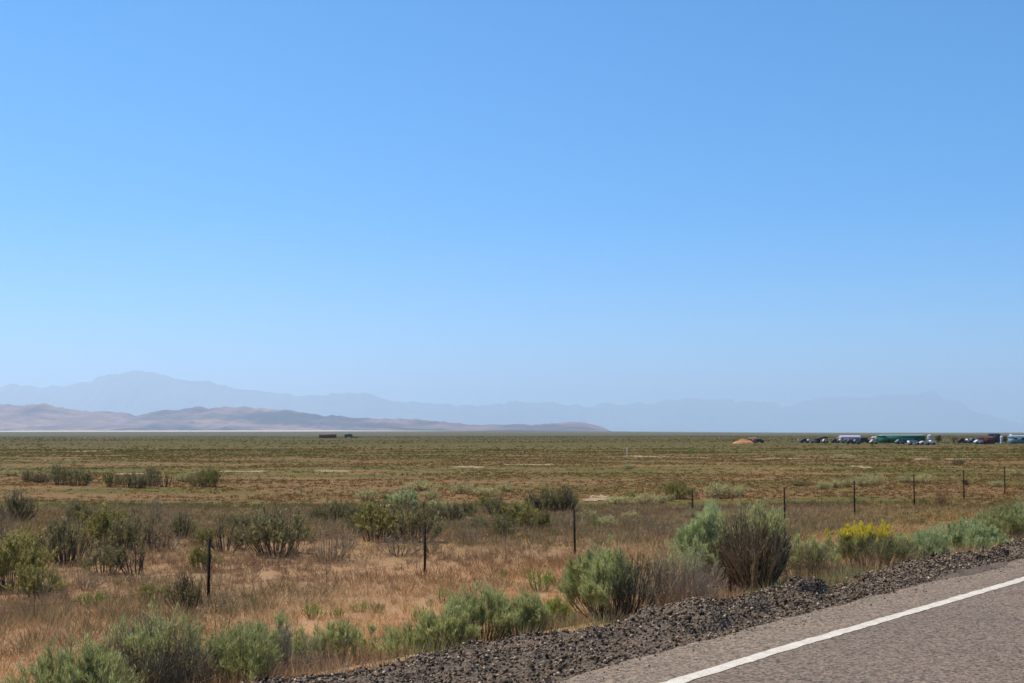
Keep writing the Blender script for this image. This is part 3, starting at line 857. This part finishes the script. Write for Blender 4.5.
def fan(R, n, y0, y1, pw=1.0, dmin=9.5, xm=0.46, dens=None):
    y = y0 + (y1 - y0) * R.random(n) ** pw
    x = (R.random(n) * 2 - 1) * (xm * y + 2)
    s, D = sD(x, y)
    k = D > dmin
    if dens is not None: k &= R.random(n) < dens(x, y)
    return x[k], y[k]
def lerp3(a, b, t): return np.array(a) * (1 - t[:, None]) + np.array(b) * t[:, None]
def grass_col(x, y, R):
    s, D = sD(x, y)
    t = np.clip((fbm(x / 6, y / 5, 3) - 0.38) * 4, 0, 1)
    near = 1 - sst(D, 14.5, 24)
    c = lerp3((0.30, 0.18, 0.10), (0.42, 0.27, 0.145), t)
    c2 = lerp3((0.62, 0.33, 0.13), (0.68, 0.41, 0.18), t)
    c = c * (1 - near[:, None]) + c2 * near[:, None]
    ol = sst(y, 36, 60) * np.clip((fbm(x / 30, y / 14, 3) - 0.36) * 6, 0, 1)
    c = c * (1 - ol[:, None]) + np.array([0.19, 0.165, 0.055]) * ol[:, None]
    return c * (0.8 + 0.4 * R.random((len(x), 1)))
scatter("dry_grass", "dry orange and tan grass covering the low ground by the road", 34000, lambda R, n: fan(R, n, 9, 62, 0.75, 8.0, dens=lambda x, y: 0.35 + 0.65 * np.clip((fbm(x / 3, y / 3, 3) - 0.33) * 4, 0, 1)),
        13, lambda x, y, R: 0.12 + 0.22 * R.random(len(x)) * (0.5 + fbm(x / 4, y / 4, 2)), 0.75, lambda x, y: 0.0035 + 0.00022 * y, grass_col, M_grass, 21, 0.12)
def litter_col(x, y, R):
    t = R.random(len(x))
    c = lerp3((0.25, 0.17, 0.085), (0.42, 0.30, 0.155), t)
    k = R.random(len(x)) < 0.25
    c[k] = np.array([0.19, 0.165, 0.07])
    return c
def verge(R, n):
    s = 4 + 60 * R.random(n) ** 1.3; D = 6.45 - shift(s) + 3.8 * R.random(n) ** 1.2
    x, y = xy(s, D); k = (R.random(n) < 0.25 + np.clip((fbm(x / 1.4 + 5, y / 1.4, 3) - 0.4) * 5, 0, 0.8)) & (y > 6)
    return x[k], y[k]
def verge_col(x, y, R):
    t = np.clip((fbm(x / 1.7, y / 1.7, 2) - 0.35) * 3.5, 0, 1)
    c = lerp3((0.24, 0.15, 0.09), (0.46, 0.30, 0.16), t)
    k = fbm(x / 2.2 + 30, y / 2.2, 2) > 0.60
    c[k] = np.array([0.29, 0.26, 0.11])
    return c
scatter("verge_grass", "brown grass and stubble filling the bank behind the gravel berm", 9000, verge, 22, lambda x, y, R: 0.08 + 0.20 * R.random(len(x)), 0.7, lambda x, y: 0.003 + 0.0002 * y, verge_col, M_grass, 26, 0.08)
scatter("dry_brush", "grey brown dead brush and stubble between the bushes", 11000, lambda R, n: fan(R, n, 18, 50, 0.9, 16.5, dens=lambda x, y: np.clip((fbm(x / 7 + 9, y / 5, 3) - 0.47) * 6, 0.04, 1)),
        24, lambda x, y, R: 0.18 + 0.26 * R.random(len(x)), 0.95, lambda x, y: 0.005 + 0.0002 * y, litter_col, M_grass, 22, 0.05)
def scrub_col(x, y, R):
    t = np.clip((fbm(x / 110, y / 24, 3) - 0.42) * 7, 0, 1)
    c = lerp3((0.27, 0.150, 0.055), (0.20, 0.165, 0.038), t)
    f = sst(y, 140, 330)[:, None]
    c = c * (1 - f) + np.array([0.125, 0.108, 0.018]) * f
    c = c * (0.8 + 0.4 * R.random((len(x), 1)))
    k = R.random(len(x)) < 0.06
    c[k] = np.array([0.32, 0.25, 0.09])
    k = R.random(len(x)) < 0.025
    c[k] = np.array([0.09, 0.075, 0.03])
    return c
scatter("low_scrub", "low olive and brown scrub dotting the plain", 90000, lambda R, n: fan(R, n, 42, 280, 1.25, 13, 0.46, dens=lambda x, y: 0.15 + 0.85 * np.clip((fbm(x / 16, y / 9, 3) - 0.40) * 6, 0, 1)),
        9, lambda x, y, R: 0.04 + 0.12 * R.random(len(x)) ** 2 + 0.0003 * y, 1.9, lambda x, y: 0.02 + 0.0004 * y, scrub_col, M_grass, 23, 0.0)
scatter("far_scrub", "green scrub band on the far plain", 36000, lambda R, n: fan(R, n, 240, 1300, 0.75, 13, 0.45, dens=lambda x, y: 0.1 + np.clip((fbm(x / 90, y / 60, 3) - 0.40) * 5, 0, 0.9)),
        9, lambda x, y, R: 0.10 + 0.22 * R.random(len(x)) ** 2, 2.1, lambda x, y: 0.10 + 0.0004 * y, scrub_col, M_grass, 24, 0.0)

# pale bare patches
def sand_mat():
    m, t, out = mat_new("pale_sand"); b = NB(t)
    col = b.mix(b.noise(b.pos(), 0.8, 4), (0.25, 0.165, 0.09), (0.35, 0.24, 0.135))
    b.bsdf(out, col, 0.95, 0.1); return m
M_sand = sand_mat()
for (px, py, wp, dp) in [(245, 471.8, 50, 1.3), (335, 471.3, 44, 1.2), (650, 456.5, 50, 1.5), (690, 457.6, 34, 1.4), (780, 458.6, 50, 1.0), (90, 451, 34, 1.0),
                         (525, 465, 50, .9), (470, 467, 40, .8), (860, 467.5, 20, 1.2), (600, 499, 26, 3), (385, 506, 26, 3), (940, 459, 90, 1.0), (130, 474, 40, 2)]:
    c = hit(px, py); kx = c[1] / F; ky = c[1] ** 2 / (F * EYE)
    n = 120; an = np.arange(n) * 2 * math.pi / n
    rj = (0.35 + 1.3 * fbm(np.cos(an) * 4 + px, np.sin(an) * 4 + py, 4)) ** 1.6
    rings = []
    for f in (0.02, 0.35, 0.7, 1.0):
        X = c[0] + np.cos(an) * wp / 2 * kx * rj * f; Y = c[1] + np.sin(an) * dp / 2 * ky * rj * f
        rings.append(np.stack([X, Y, terrain(X, Y) + 0.03 + 0.004 * (1 - f)], -1))
    V = np.stack(rings); ii = np.arange(4 * n).reshape(4, n)
    Q = np.stack([ii[:-1], ii[1:], np.roll(ii[1:], -1, 1), np.roll(ii[:-1], -1, 1)], -1).reshape(-1, 4)
    tag(mesh_np("bare_soil", V.reshape(-1, 3), Q[:, ::-1], M_sand), "pale patch of bare sandy soil on the plain", kind='structure')

# ------------------------------------------------------------------ wire fence
fence = empty("wire_fence", along(425, 20.86) * np.array([1, 1, 1]))
f0 = np.array(fence.location)
tag(fence, "barbed wire fence on thin dark steel posts crossing the plain", "fence")
gap0, gstep = 0.948e-3, 0.1662e-3
fposts = []
heights = {0: 1.30, 1: 1.30, 2: 1.28, 3: 1.46, 4: 1.36, 5: 1.40, 6: 1.42, 7: 1.46, 8: 1.50, 9: 1.5, 10: 1.5}
pcol = (0.018, 0.012, 0.009)
def fence_pt(i):
    inv = gap0 + (i - 1) * gstep
    px = 1480 - 1 / inv
    if i == 0: px = 209
    return px
PX = {0: 209, 1: 425, 2: 575, 3: 693, 4: 785, 5: 855, 6: 915, 7: 965, 8: 1006}
wires_pts = []
for i in range(-1, 12):
    px = PX.get(i, fence_pt(i) if i >= 0 else -190)
    loc = along(px, 20.86)
    hpost = heights.get(i, 1.4)
    R = np.random.default_rng(500 + i)
    g = G(); lx, ly = R.normal(size=2) * 0.015
    if i == 2: lx = -0.03
    top = np.array([lx, ly, hpost])
    # steel T section: flange and web, tapered strips along the lean
    for (dx, dy, wx, wy) in ((0, 0, 0.062, 0.008), (0, 0.026, 0.008, 0.044)):
        b0 = np.array([[-wx / 2 + dx, -wy / 2 + dy, -0.2], [wx / 2 + dx, -wy / 2 + dy, -0.2], [wx / 2 + dx, wy / 2 + dy, -0.2], [-wx / 2 + dx, wy / 2 + dy, -0.2]])
        t0 = b0.copy(); t0[:, 0] += lx; t0[:, 1] += ly; t0[:, 2] = hpost
        g.add(np.vstack([b0, t0]), [[0, 3, 2, 1], [4, 5, 6, 7], [0, 1, 5, 4], [1, 2, 6, 5], [2, 3, 7, 6], [3, 0, 4, 7]], pcol)
    for zz in np.arange(0.15, hpost - 0.05, 0.08):      # studs
        g.box((lx * zz / hpost, -0.006, zz), (0.012, 0.008, 0.02), pcol)
    o = g.build("post", M_paint_rough, fence)
    o.location = loc - f0; o.rotation_euler = (0, 0, -TH)
    wires_pts.append([loc + np.array([lx * z_ / hpost, ly * z_ / hpost - 0.012, z_]) for z_ in (0.35, 0.65, 0.92, hpost - 0.08)])
    if i == 7:   # a clump of weed caught on the wire
        gt = G(); Rn = np.random.default_rng(5); nn = 160
        blades(gt, Rn.normal(size=(nn, 3)) * np.array([0.10, 0.05, 0.07]), Rn.normal(size=(nn, 3)), 0.14, 0.02, np.tile((0.05, 0.04, 0.03), (nn, 1)), Rn)
        q = gt.build("tumbleweed", M_wood); q.location = loc + np.array([0.12, 0, 0.80])
        tag(q, "small dark tumbleweed caught on the wire at the eighth fence post", "tumbleweed")
wp_ = np.array(wires_pts)          # (posts, strands, 3)
for k in range(4):
    path = []
    for i in range(len(wp_) - 1):
        for t in np.linspace(0, 1, 8, endpoint=False):
            p = wp_[i, k] * (1 - t) + wp_[i + 1, k] * t; p = p.copy(); p[2] -= 0.03 * 4 * t * (1 - t); path.append(p)
    path.append(wp_[-1, k]); path = np.array(path) - f0
    g = G(); tubes(g, path[None], np.full((1, len(path)), 0.0022), np.tile((0.06, 0.05, 0.045), (1, len(path), 1)), 4)
    # barbs
    R = np.random.default_rng(700 + k); nb = 900
    ti = R.random(nb) * (len(path) - 1.01); i0 = ti.astype(int); f = (ti - i0)[:, None]
    bp = path[i0] * (1 - f) + path[i0 + 1] * f
    blades(g, bp, R.normal(size=(nb, 3)), 0.018, 0.004, np.tile((0.06, 0.05, 0.045), (nb, 1)), R)
    g.build("wire", M_paint, fence)
for i in range(len(wp_) - 1):
    t = 0.5
    a_ = wp_[i, 0] * (1 - t) + wp_[i + 1, 0] * t; b_ = wp_[i, 3] * (1 - t) + wp_[i + 1, 3] * t
    a_ = a_ - f0 - np.array([0, 0, 0.22]); b_ = b_ - f0 + np.array([0, 0, 0.03])
    g = G(); tubes(g, np.array([[a_, (a_ + b_) / 2, b_]]), np.full((1, 3), 0.005), np.tile((0.09, 0.075, 0.06), (1, 3, 1)), 5)
    g.build("wire_stay", M_paint, fence)

# white marker post far out
loc = hit(627, 456.3)
g = G(); g.cyl((0, 0, -0.2), (0, 0, 1.18), 0.055, 0.055, (0.8, 0.8, 0.78), 10); 
g.cyl((0, 0, 1.18), (0, 0, 1.24), 0.065, 0.03, (0.8, 0.8, 0.78), 10)
o = g.build("marker_post", M_paint); o.location = loc
tag(o, "thin white marker post standing alone on the far plain", "post")

# ------------------------------------------------------------------ far yard and vehicles
WHITE = (0.58, 0.56, 0.50); BLACK = (0.02, 0.02, 0.022); RED = (0.17, 0.025, 0.018)
def far_pt(px, py=443.0):
    p = hit(px, py); p[2] = float(terrain(p[0], p[1])); return p
def wheel(root, x, y, r=0.33, w=0.2):
    g = G(); g.cyl((x, y - w / 2, r), (x, y + w / 2, r), r, r, BLACK, 12); g.build("wheel", M_paint, root)
def prism(g, prof, y0, y1, col):
    """side outline (x,z) extruded along y"""
    P = np.array(prof, float); n = len(P)
    V = np.vstack([np.c_[P[:, 0], np.full(n, y0), P[:, 1]], np.c_[P[:, 0], np.full(n, y1), P[:, 1]]])
    Q = [[i, (i + 1) % n, (i + 1) % n + n, i + n] for i in range(n)]
    g.add(V, Q, col)
    c = P.mean(0)
    for y_, rev in ((y0, False), (y1, True)):
        Vc = np.vstack([np.c_[P[:, 0], np.full(n, y_), P[:, 1]], [[c[0], y_, c[1]]]])
        Q = []
        for i in range(0, n, 2):
            q = [i, (i + 1) % n, (i + 2) % n if i + 1 < n else 0, n]
            Q.append(q)
        g.add(Vc, Q, col)
def car(px, L, col, label, rz=0.0, kind='car', hgt=1.5, py=443.0, dz=0):
    nm = {'car': 'parked_car', 'pickup': 'pickup_truck', 'van': 'parked_van'}[kind]
    root = empty(nm, far_pt(px, py) + np.array([0, 0, dz]), rz)
    tag(root, label, {'car': 'car', 'pickup': 'truck', 'van': 'van'}[kind], "vehicles in the far yard")
    g = G(); h = hgt; w = 1.75
    if kind == 'car':
        prism(g, [(-L / 2, .35), (-L / 2, .8), (-L * .36, .92), (-L * .22, h), (L * .12, h), (L * .26, .95), (L * .47, .82), (L / 2, .35)], -w / 2, w / 2, col)
        wins = [(-L * .17, L * .09)]
    elif kind == 'van':
        prism(g, [(-L / 2, .35), (-L / 2, h * .97), (-L * .46, h), (L * .2, h), (L * .33, h * .62), (L * .49, h * .52), (L / 2, .35), (0, .33)], -w / 2, w / 2, col)
        wins = [(-L * .40, -L * .15), (-L * .1, L * .16)]
    else:
        prism(g, [(-L / 2, .4), (-L / 2, 1.0), (-L * .1, 1.0), (-L * .08, h), (L * .16, h), (L * .26, 1.08), (L * .48, 1.0), (L / 2, .4)], -w / 2, w / 2, col)
        wins = [(-L * .04, L * .13)]
    g.build("body", M_paint, root)
    for a_, b_ in wins:
        gw = G(); zc = (h + 1.02) / 2 if kind != 'van' else h * .74
        for sy in (-1, 1):
            gw = G(); gw.box(((a_ + b_) / 2, sy * (w / 2 + .004), zc), (b_ - a_, .012, (h - 1.0) * .62 if kind != 'van' else h * .26), (0.02, 0.025, 0.03))
            gw.build("window", M_glass, root)
    for sx in (-L * .3, L * .3):
        for sy in (-w / 2, w / 2): wheel(root, sx, sy)
    return root
def gable(name, px, wpx, hpx, wall, roofc, label, cat, py=443.2, depth=5.0, rz=0.0, roofh=0.25, wins=(), door=None, dz=0.0, group=None, over=0.2):
    loc = far_pt(px, py); k = loc[1] / F; w = wpx * k; h = hpx * k
    root = empty(name, loc + np.array([0, 0, dz]), rz); tag(root, label, cat, group)
    hw = h * (1 - roofh); y0, y1 = 0, depth
    g = G(); g.box((0, depth / 2, hw / 2 - .1), (w, depth, hw + .2), wall); g.build("wall", M_paint, root)
    g = G(); a_ = w / 2 + over
    V = [[-a_, y0 - over, hw + .01], [a_, y0 - over, hw + .01], [a_, y1 + over, hw + .01], [-a_, y1 + over, hw + .01], [-a_, depth / 2, h], [a_, depth / 2, h]]
    g.add(V, [[0, 1, 5, 4], [2, 3, 4, 5], [3, 2, 1, 0]], roofc)
    g.add([V[0], V[3], V[4], V[4]], [[0, 1, 2, 3]], roofc); g.add([V[1], V[2], V[5], V[5]], [[0, 1, 2, 3]], roofc)
    g.build("roof", M_paint, root)
    for (u, ww, z0, z1, c) in wins:
        g = G(); g.box((u * w, -.02, (z0 + z1) / 2 * h), (ww * w, .05, (z1 - z0) * h), c); g.build("window", M_glass, root)
    if door:
        u, ww, zt, c = door
        g = G(); g.box((u * w, -.02, zt * h / 2), (ww * w, .05, zt * h), c); g.build("door", M_paint, root)
    return root

# lone container and truck on the left plain
loc = far_pt(327.5, 438.0); k = loc[1] / F
root = empty("shipping_container", loc); tag(root, "dark red shipping container lying alone on the far plain", "container")
g = G(); w_, h_ = 17 * k, 3.6 * k
g.box((0, 1.2, h_ / 2 + .05), (w_, 2.4, h_), RED)
for u in np.linspace(-.48, .48, 40): g.box((u * w_, -.03, h_ / 2 + .05), (w_ / 100, .06, h_ * .9), RED)
g.build("body", M_paint, root)
for sx in (-1, 1):
    g = G(); g.box((sx * (w_ / 2 + .02), .62, h_ / 2), (.05, 1.1, h_ * .92), (0.12, 0.03, 0.028)); g.build("door", M_paint, root)
loc = far_pt(348, 438.0); k = loc[1] / F
root = empty("box_truck", loc, 0); tag(root, "dark truck with a white topped box right of the red container", "truck")
g = G(); g.box((-.3 * 1, 1.1, 1.75), (4.2, 2.2, 1.9), (0.03, 0.045, 0.05)); g.build("cargo_box", M_paint, root)
g = G(); g.box((-.3, 1.1, 2.8), (4.3, 2.3, .22), WHITE); g.build("cargo_roof", M_paint, root)
g = G(); prism(g, [(1.9, .5), (1.9, 2.4), (2.6, 2.4), (3.0, 1.5), (3.4, 1.4), (3.45, .5)], 0.1, 2.1, (0.05, 0.06, 0.06)); g.build("cab", M_paint, root)
for sx in (-1.5, 2.6):
    for sy in (0.2, 2.0): wheel(root, sx, sy, .48, .28)
loc = far_pt(355.5, 438.3)
root = empty("flat_trailer", loc); tag(root, "low brown flat trailer right of the dark truck", "trailer")
g = G(); g.box((0, 1, .85), (4, 2, .3), (0.10, 0.07, 0.05)); g.box((-1.9, 1, 1.2), (.12, 2, .6), (0.10, 0.07, 0.05)); g.build("deck", M_paint, root)
for sx in (-.6, .6):
    for sy in (0.1, 1.9): wheel(root, sx, sy, .36, .2)

# orange earth heap and machine
loc = far_pt(745, 443.6); k = loc[1] / F
n = 40; a1 = np.linspace(-1, 1, n); A, B = np.meshgrid(a1, a1, indexing='ij')
rr = np.hypot(A, B); Zh = 5.0 * k * np.clip(1 - rr, 0, 1) ** 0.55 * (0.45 + 1.0 * fbm(A * 4 + 4, B * 3, 3)) - .1
V = np.stack([A * 11 * k, B * 3 + 3, Zh], -1).reshape(-1, 3); ii = np.arange(n * n).reshape(n, n)
Q = np.stack([ii[:-1, :-1], ii[1:, :-1], ii[1:, 1:], ii[:-1, 1:]], -1).reshape(-1, 4)
tint = np.tile((0.42, 0.19, 0.075), (n * n, 1)) * (0.7 + 0.6 * fbm(A * 6, B * 6, 3).reshape(-1, 1))
o = mesh_np("earth_mound", V, Q, M_paint_rough, tint); o.location = loc
tag(o, "orange tan heap of earth on the far plain left of the yard", "mound")
gable("shed", 753.5, 6, 5.6, (0.40, 0.16, 0.10), (0.36, 0.2, 0.14), "small rusty red shed against the right side of the earth heap", "shed", depth=2.5)
car(759, 3.4, (0.03, 0.045, 0.03), "dark green car right of the rusty shed", hgt=1.3)
# yard, left to right
loc = far_pt(798.5, 443.3); g = G(); g.box((0, 0, .7), (.28, .28, 1.5), (0.6, 0.58, 0.5)); g.box((0, 0, 1.5), (.5, .3, .12), (0.6, 0.58, 0.5))
o = g.build("concrete_pillar", M_paint); o.location = loc; tag(o, "small pale pillar at the left end of the yard", "pillar")
car(804.5, 2.8, (0.05, 0.05, 0.055), "small dark car second from the left end of the yard", hgt=1.35)
car(810, 2.6, WHITE, "small white car left of the dark brown shed", hgt=1.2)
loc = far_pt(822.5, 443.2); k = loc[1] / F
root = empty("open_shed", loc); tag(root, "dark brown open sided shed with a slanting roof in the yard", "shed")
g = G(); prism(g, [(-5.5 * k, 4.0 * k), (-5.2 * k, 4.6 * k), (1 * k, 6.2 * k), (5.5 * k, 6.4 * k), (5.6 * k, 5.0 * k), (0, 4.6 * k)], 0, 4, (0.04, 0.022, 0.02)); g.build("roof", M_paint, root)
g = G(); g.box((-3.4 * k, 2, 2.2 * k), (3.0 * k, 3.6, 4.4 * k), (0.055, 0.03, 0.026)); g.build("wall", M_paint, root)
for sx in (-.6, 5.1):
    for sy in (.15, 3.8): g = G(); g.cyl((sx * k, sy, -.1), (sx * k, sy, 5.2 * k), .09, .09, (0.04, 0.022, 0.02), 8); g.build("post", M_paint, root)
car(825.2, 1.25 * 1.0 + .4, WHITE, "white car under the dark open shed", hgt=1.25, py=442.9)
car(835, 2.2, (0.05, 0.045, 0.04), "dark car right of the open shed", hgt=1.3)
car(840.5, 2.6, (0.52, 0.48, 0.36), "cream car left of the grey roofed building", kind='pickup', hgt=1.35)
gable("storage_building", 852, 19, 7.0, (0.16, 0.15, 0.19), (0.46, 0.42, 0.48), "long low building with a pale mauve grey roof", "building", depth=6, py=442.4, roofh=.42,
      wins=[(-.3, .12, .15, .4, (0.03, 0.03, 0.04)), (.1, .12, .15, .4, (0.03, 0.03, 0.04))], door=(.35, .1, .45, (0.05, 0.05, 0.06)))
car(850.5, 2.3, (0.06, 0.07, 0.09), "dark blue car parked before the mauve roofed building", hgt=1.35, py=443.8)
car(856.5, 2.2, (0.22, 0.22, 0.24), "grey car parked before the mauve roofed building", hgt=1.3, py=443.8)
car(864.5, 3.0, (0.035, 0.04, 0.04), "black van between the mauve roofed building and the tan one", kind='van', hgt=1.7)
gable("trailer_house", 879.5, 11, 6.2, (0.40, 0.30, 0.27), (0.62, 0.55, 0.53), "pinkish tan trailer with a pale roof left of the green building", "trailer", depth=3, py=442.8, roofh=.25,
      wins=[(-.25, .2, .35, .6, (0.03, 0.02, 0.02)), (.2, .25, .2, .6, (0.05, 0.03, 0.03))])
car(873.5, 2.0, (0.55, 0.45, 0.36), "small tan car in front of the pinkish trailer", hgt=1.3, py=444)
gable("warehouse", 905, 41, 8.2, (0.004, 0.10, 0.055), (0.25, 0.42, 0.36), "long dark green building with a pale green roof, largest in the yard", "building", depth=9, py=443, roofh=.13,
      wins=[(.02 + .085 * j, .07, .34, .56, (0.18, 0.30, 0.36)) for j in range(-1, 3)], door=(.38, .10, .6, (0.05, 0.10, 0.04)), over=.3)
car(900, 2.6, (0.16, 0.20, 0.24), "grey blue car before the green building windows", hgt=1.35, py=444)
car(913.7, 3.0, (0.78, 0.76, 0.70), "boxy white van before the right end of the green building", kind='van', hgt=1.15, py=445, dz=0)
car(924.7, 2.6, WHITE, "white car right of the green building", hgt=1.1, py=445)
car(930.8, 2.2, (0.80, 0.76, 0.74), "white pickup under the tall white tank", kind='pickup', hgt=1.25, py=444.8)
loc = far_pt(930.5, 442.6); k = loc[1] / F
root = empty("water_tank", loc); tag(root, "tall white tank on legs right of the green building", "tank")
g = G(); g.cyl((0, 1, 3.6 * k), (0, 1, 7.2 * k), 1.9 * k, 1.9 * k, (0.7, 0.68, 0.70), 16); g.cyl((0, 1, 7.2 * k), (0, 1, 7.9 * k), 1.9 * k, .4 * k, (0.7, 0.68, 0.70), 16); g.build("vessel", M_paint, root)
for sx, sy in ((-1, -1), (1, -1), (-1, 1), (1, 1)):
    g = G(); g.cyl((sx * .42, 1 + sy * .42, -.1), (sx * .42, 1 + sy * .42, 3.6 * k), .06, .06, (0.5, 0.5, 0.5), 8); g.build("leg", M_paint, root)

def tree(px, wpx, hpx, cols, label, py=443.2, seed=0):
    loc = far_pt(px, py); k = loc[1] / F; w, h = wpx * k, hpx * k
    R = np.random.default_rng(900 + seed)
    root = empty("tree", loc); tag(root, label, "tree")
    g = G(); n = 7
    tubes(g, np.array([[[0, 0, -.1], [.03, 0, h * .3], [0, .03, h * .62]]]), np.array([[.10, .075, .04]]) * h / 2.2, np.tile((0.09, 0.07, 0.05), (1, 3, 1)), 7)
    an = R.random(n) * 6.28; P = np.stack([np.stack([0 * an, 0 * an, h * (.25 + .3 * R.random(n))], -1),
                                          np.stack([np.cos(an) * w * .2, np.sin(an) * w * .2, h * (.5 + .2 * R.random(n))], -1),
                                          np.stack([np.cos(an) * w * .38, np.sin(an) * w * .38, h * (.6 + .3 * R.random(n))], -1)], 1)
    tubes(g, P, np.tile([.04, .025, .01], (n, 1)) * h / 2.2, np.tile((0.09, 0.07, 0.05), (n, 3, 1)), 5)
    g.build("trunk", M_wood, root)
    g = G(); nc = 26
    c = R.normal(size=(nc, 3)); c /= np.linalg.norm(c, axis=1, keepdims=True); c *= R.random((nc, 1)) ** .4
    c = c * np.array([w * .40, w * .40, h * .33]) + np.array([0, 0, h * .60])
    m = 2600; ci = R.integers(0, nc, m)
    p = c[ci] + R.normal(size=(m, 3)) * np.array([w, w, h]) * .075
    cc = np.array(cols)[R.integers(0, len(cols), m)] * (0.75 + .5 * R.random((nc, 1)))[ci]
    blades(g, p, R.normal(size=(m, 3)), .12, .07, cc, R); g.build("crown", M_leaf, root)
tree(938.5, 8, 8, [(0.035, 0.045, 0.02), (0.05, 0.055, 0.03)], "dark round tree right of the tall white tank", seed=1)
tree(922.5, 6, 7, [(0.04, 0.075, 0.03), (0.05, 0.09, 0.04)], "small green tree against the right end of the green building", py=443.6, seed=2)
tree(953.5, 10, 7.5, [(0.17, 0.21, 0.06), (0.21, 0.25, 0.08)], "light yellow green tree standing alone in the yard", seed=3)
tree(889, 6, 6, [(0.03, 0.08, 0.035), (0.04, 0.09, 0.04)], "small dark tree at the left end of the green building", py=443.8, seed=4)
tree(1005.5, 6, 7.5, [(0.05, 0.10, 0.045), (0.07, 0.12, 0.05)], "green tree between the two white tanks by the right edge", py=443.4, seed=5)
for j, px in enumerate((944, 946.5, 949)):
    loc = far_pt(px, 443.6); g = G(); g.box((0, 0, .6), (.16, .16, 1.4), (0.45, 0.30, 0.20)); g.box((0, 0, 1.33), (.22, .22, .08), (0.45, 0.30, 0.20))
    o = g.build("wooden_post", M_paint); o.location = loc
    tag(o, ["left", "middle", "right"][j] + " of three tan wooden posts left of the yellow green tree", "post", "tan posts in the yard")
car(962, 2.6, (0.07, 0.012, 0.015), "dark maroon car right of the yellow green tree", hgt=1.5)
car(967.3, 2.2, WHITE, "white pickup right of the maroon car", kind='pickup', hgt=1.35)
car(973, 2.4, (0.09, 0.14, 0.14), "grey green car between the white pickup and the dark truck", hgt=1.5)
car(980.5, 4.0, (0.03, 0.045, 0.06), "dark blue pickup left of the red brown shed", kind='pickup', hgt=2.1, py=443)
car(978.5, 2.2, (0.62, 0.66, 0.66), "pale car in front of the dark blue pickup", hgt=1.2, py=444)
gable("shed", 989, 12, 7.2, (0.14, 0.035, 0.028), (0.17, 0.06, 0.05), "dark red brown shed near the right edge", "shed", py=444, depth=4, roofh=.2,
      door=(.0, .25, .62, (0.09, 0.02, 0.018)))
gable("shed", 996.5, 8, 9.2, (0.035, 0.04, 0.06), (0.05, 0.06, 0.075), "tall dark blue grey shed behind the red brown one", "shed", py=442.6, depth=4, roofh=.15)
for px, wpx, hp, col, lab in ((1001.6, 2.6, 7.5, (0.62, 0.66, 0.64), "left of two upright white tanks by the right edge"), (1011, 3.4, 9.2, (0.72, 0.66, 0.74), "right and taller of two upright white tanks by the right edge")):
    loc = far_pt(px, 443.4); k = loc[1] / F
    root = empty("storage_tank", loc); tag(root, lab, "tank", "white tanks in the yard")
    g = G(); g.cyl((0, 0, -.1), (0, 0, hp * .9 * k), wpx / 2 * k, wpx / 2 * k, col, 16); g.build("shell", M_paint, root)
    g = G(); g.cyl((0, 0, hp * .9 * k), (0, 0, hp * k), wpx / 2 * k * 1.04, .1, col, 16); g.build("lid", M_paint, root)
gable("trailer_house", 1021, 16, 8.2, (0.16, 0.25, 0.29), (0.30, 0.40, 0.47), "blue grey mobile home cut off by the right edge", "building", py=443.6, depth=4, roofh=.22,
      wins=[(-.32, .2, .5, .72, (0.02, 0.02, 0.03)), (.15, .2, .45, .7, (0.02, 0.02, 0.03))])
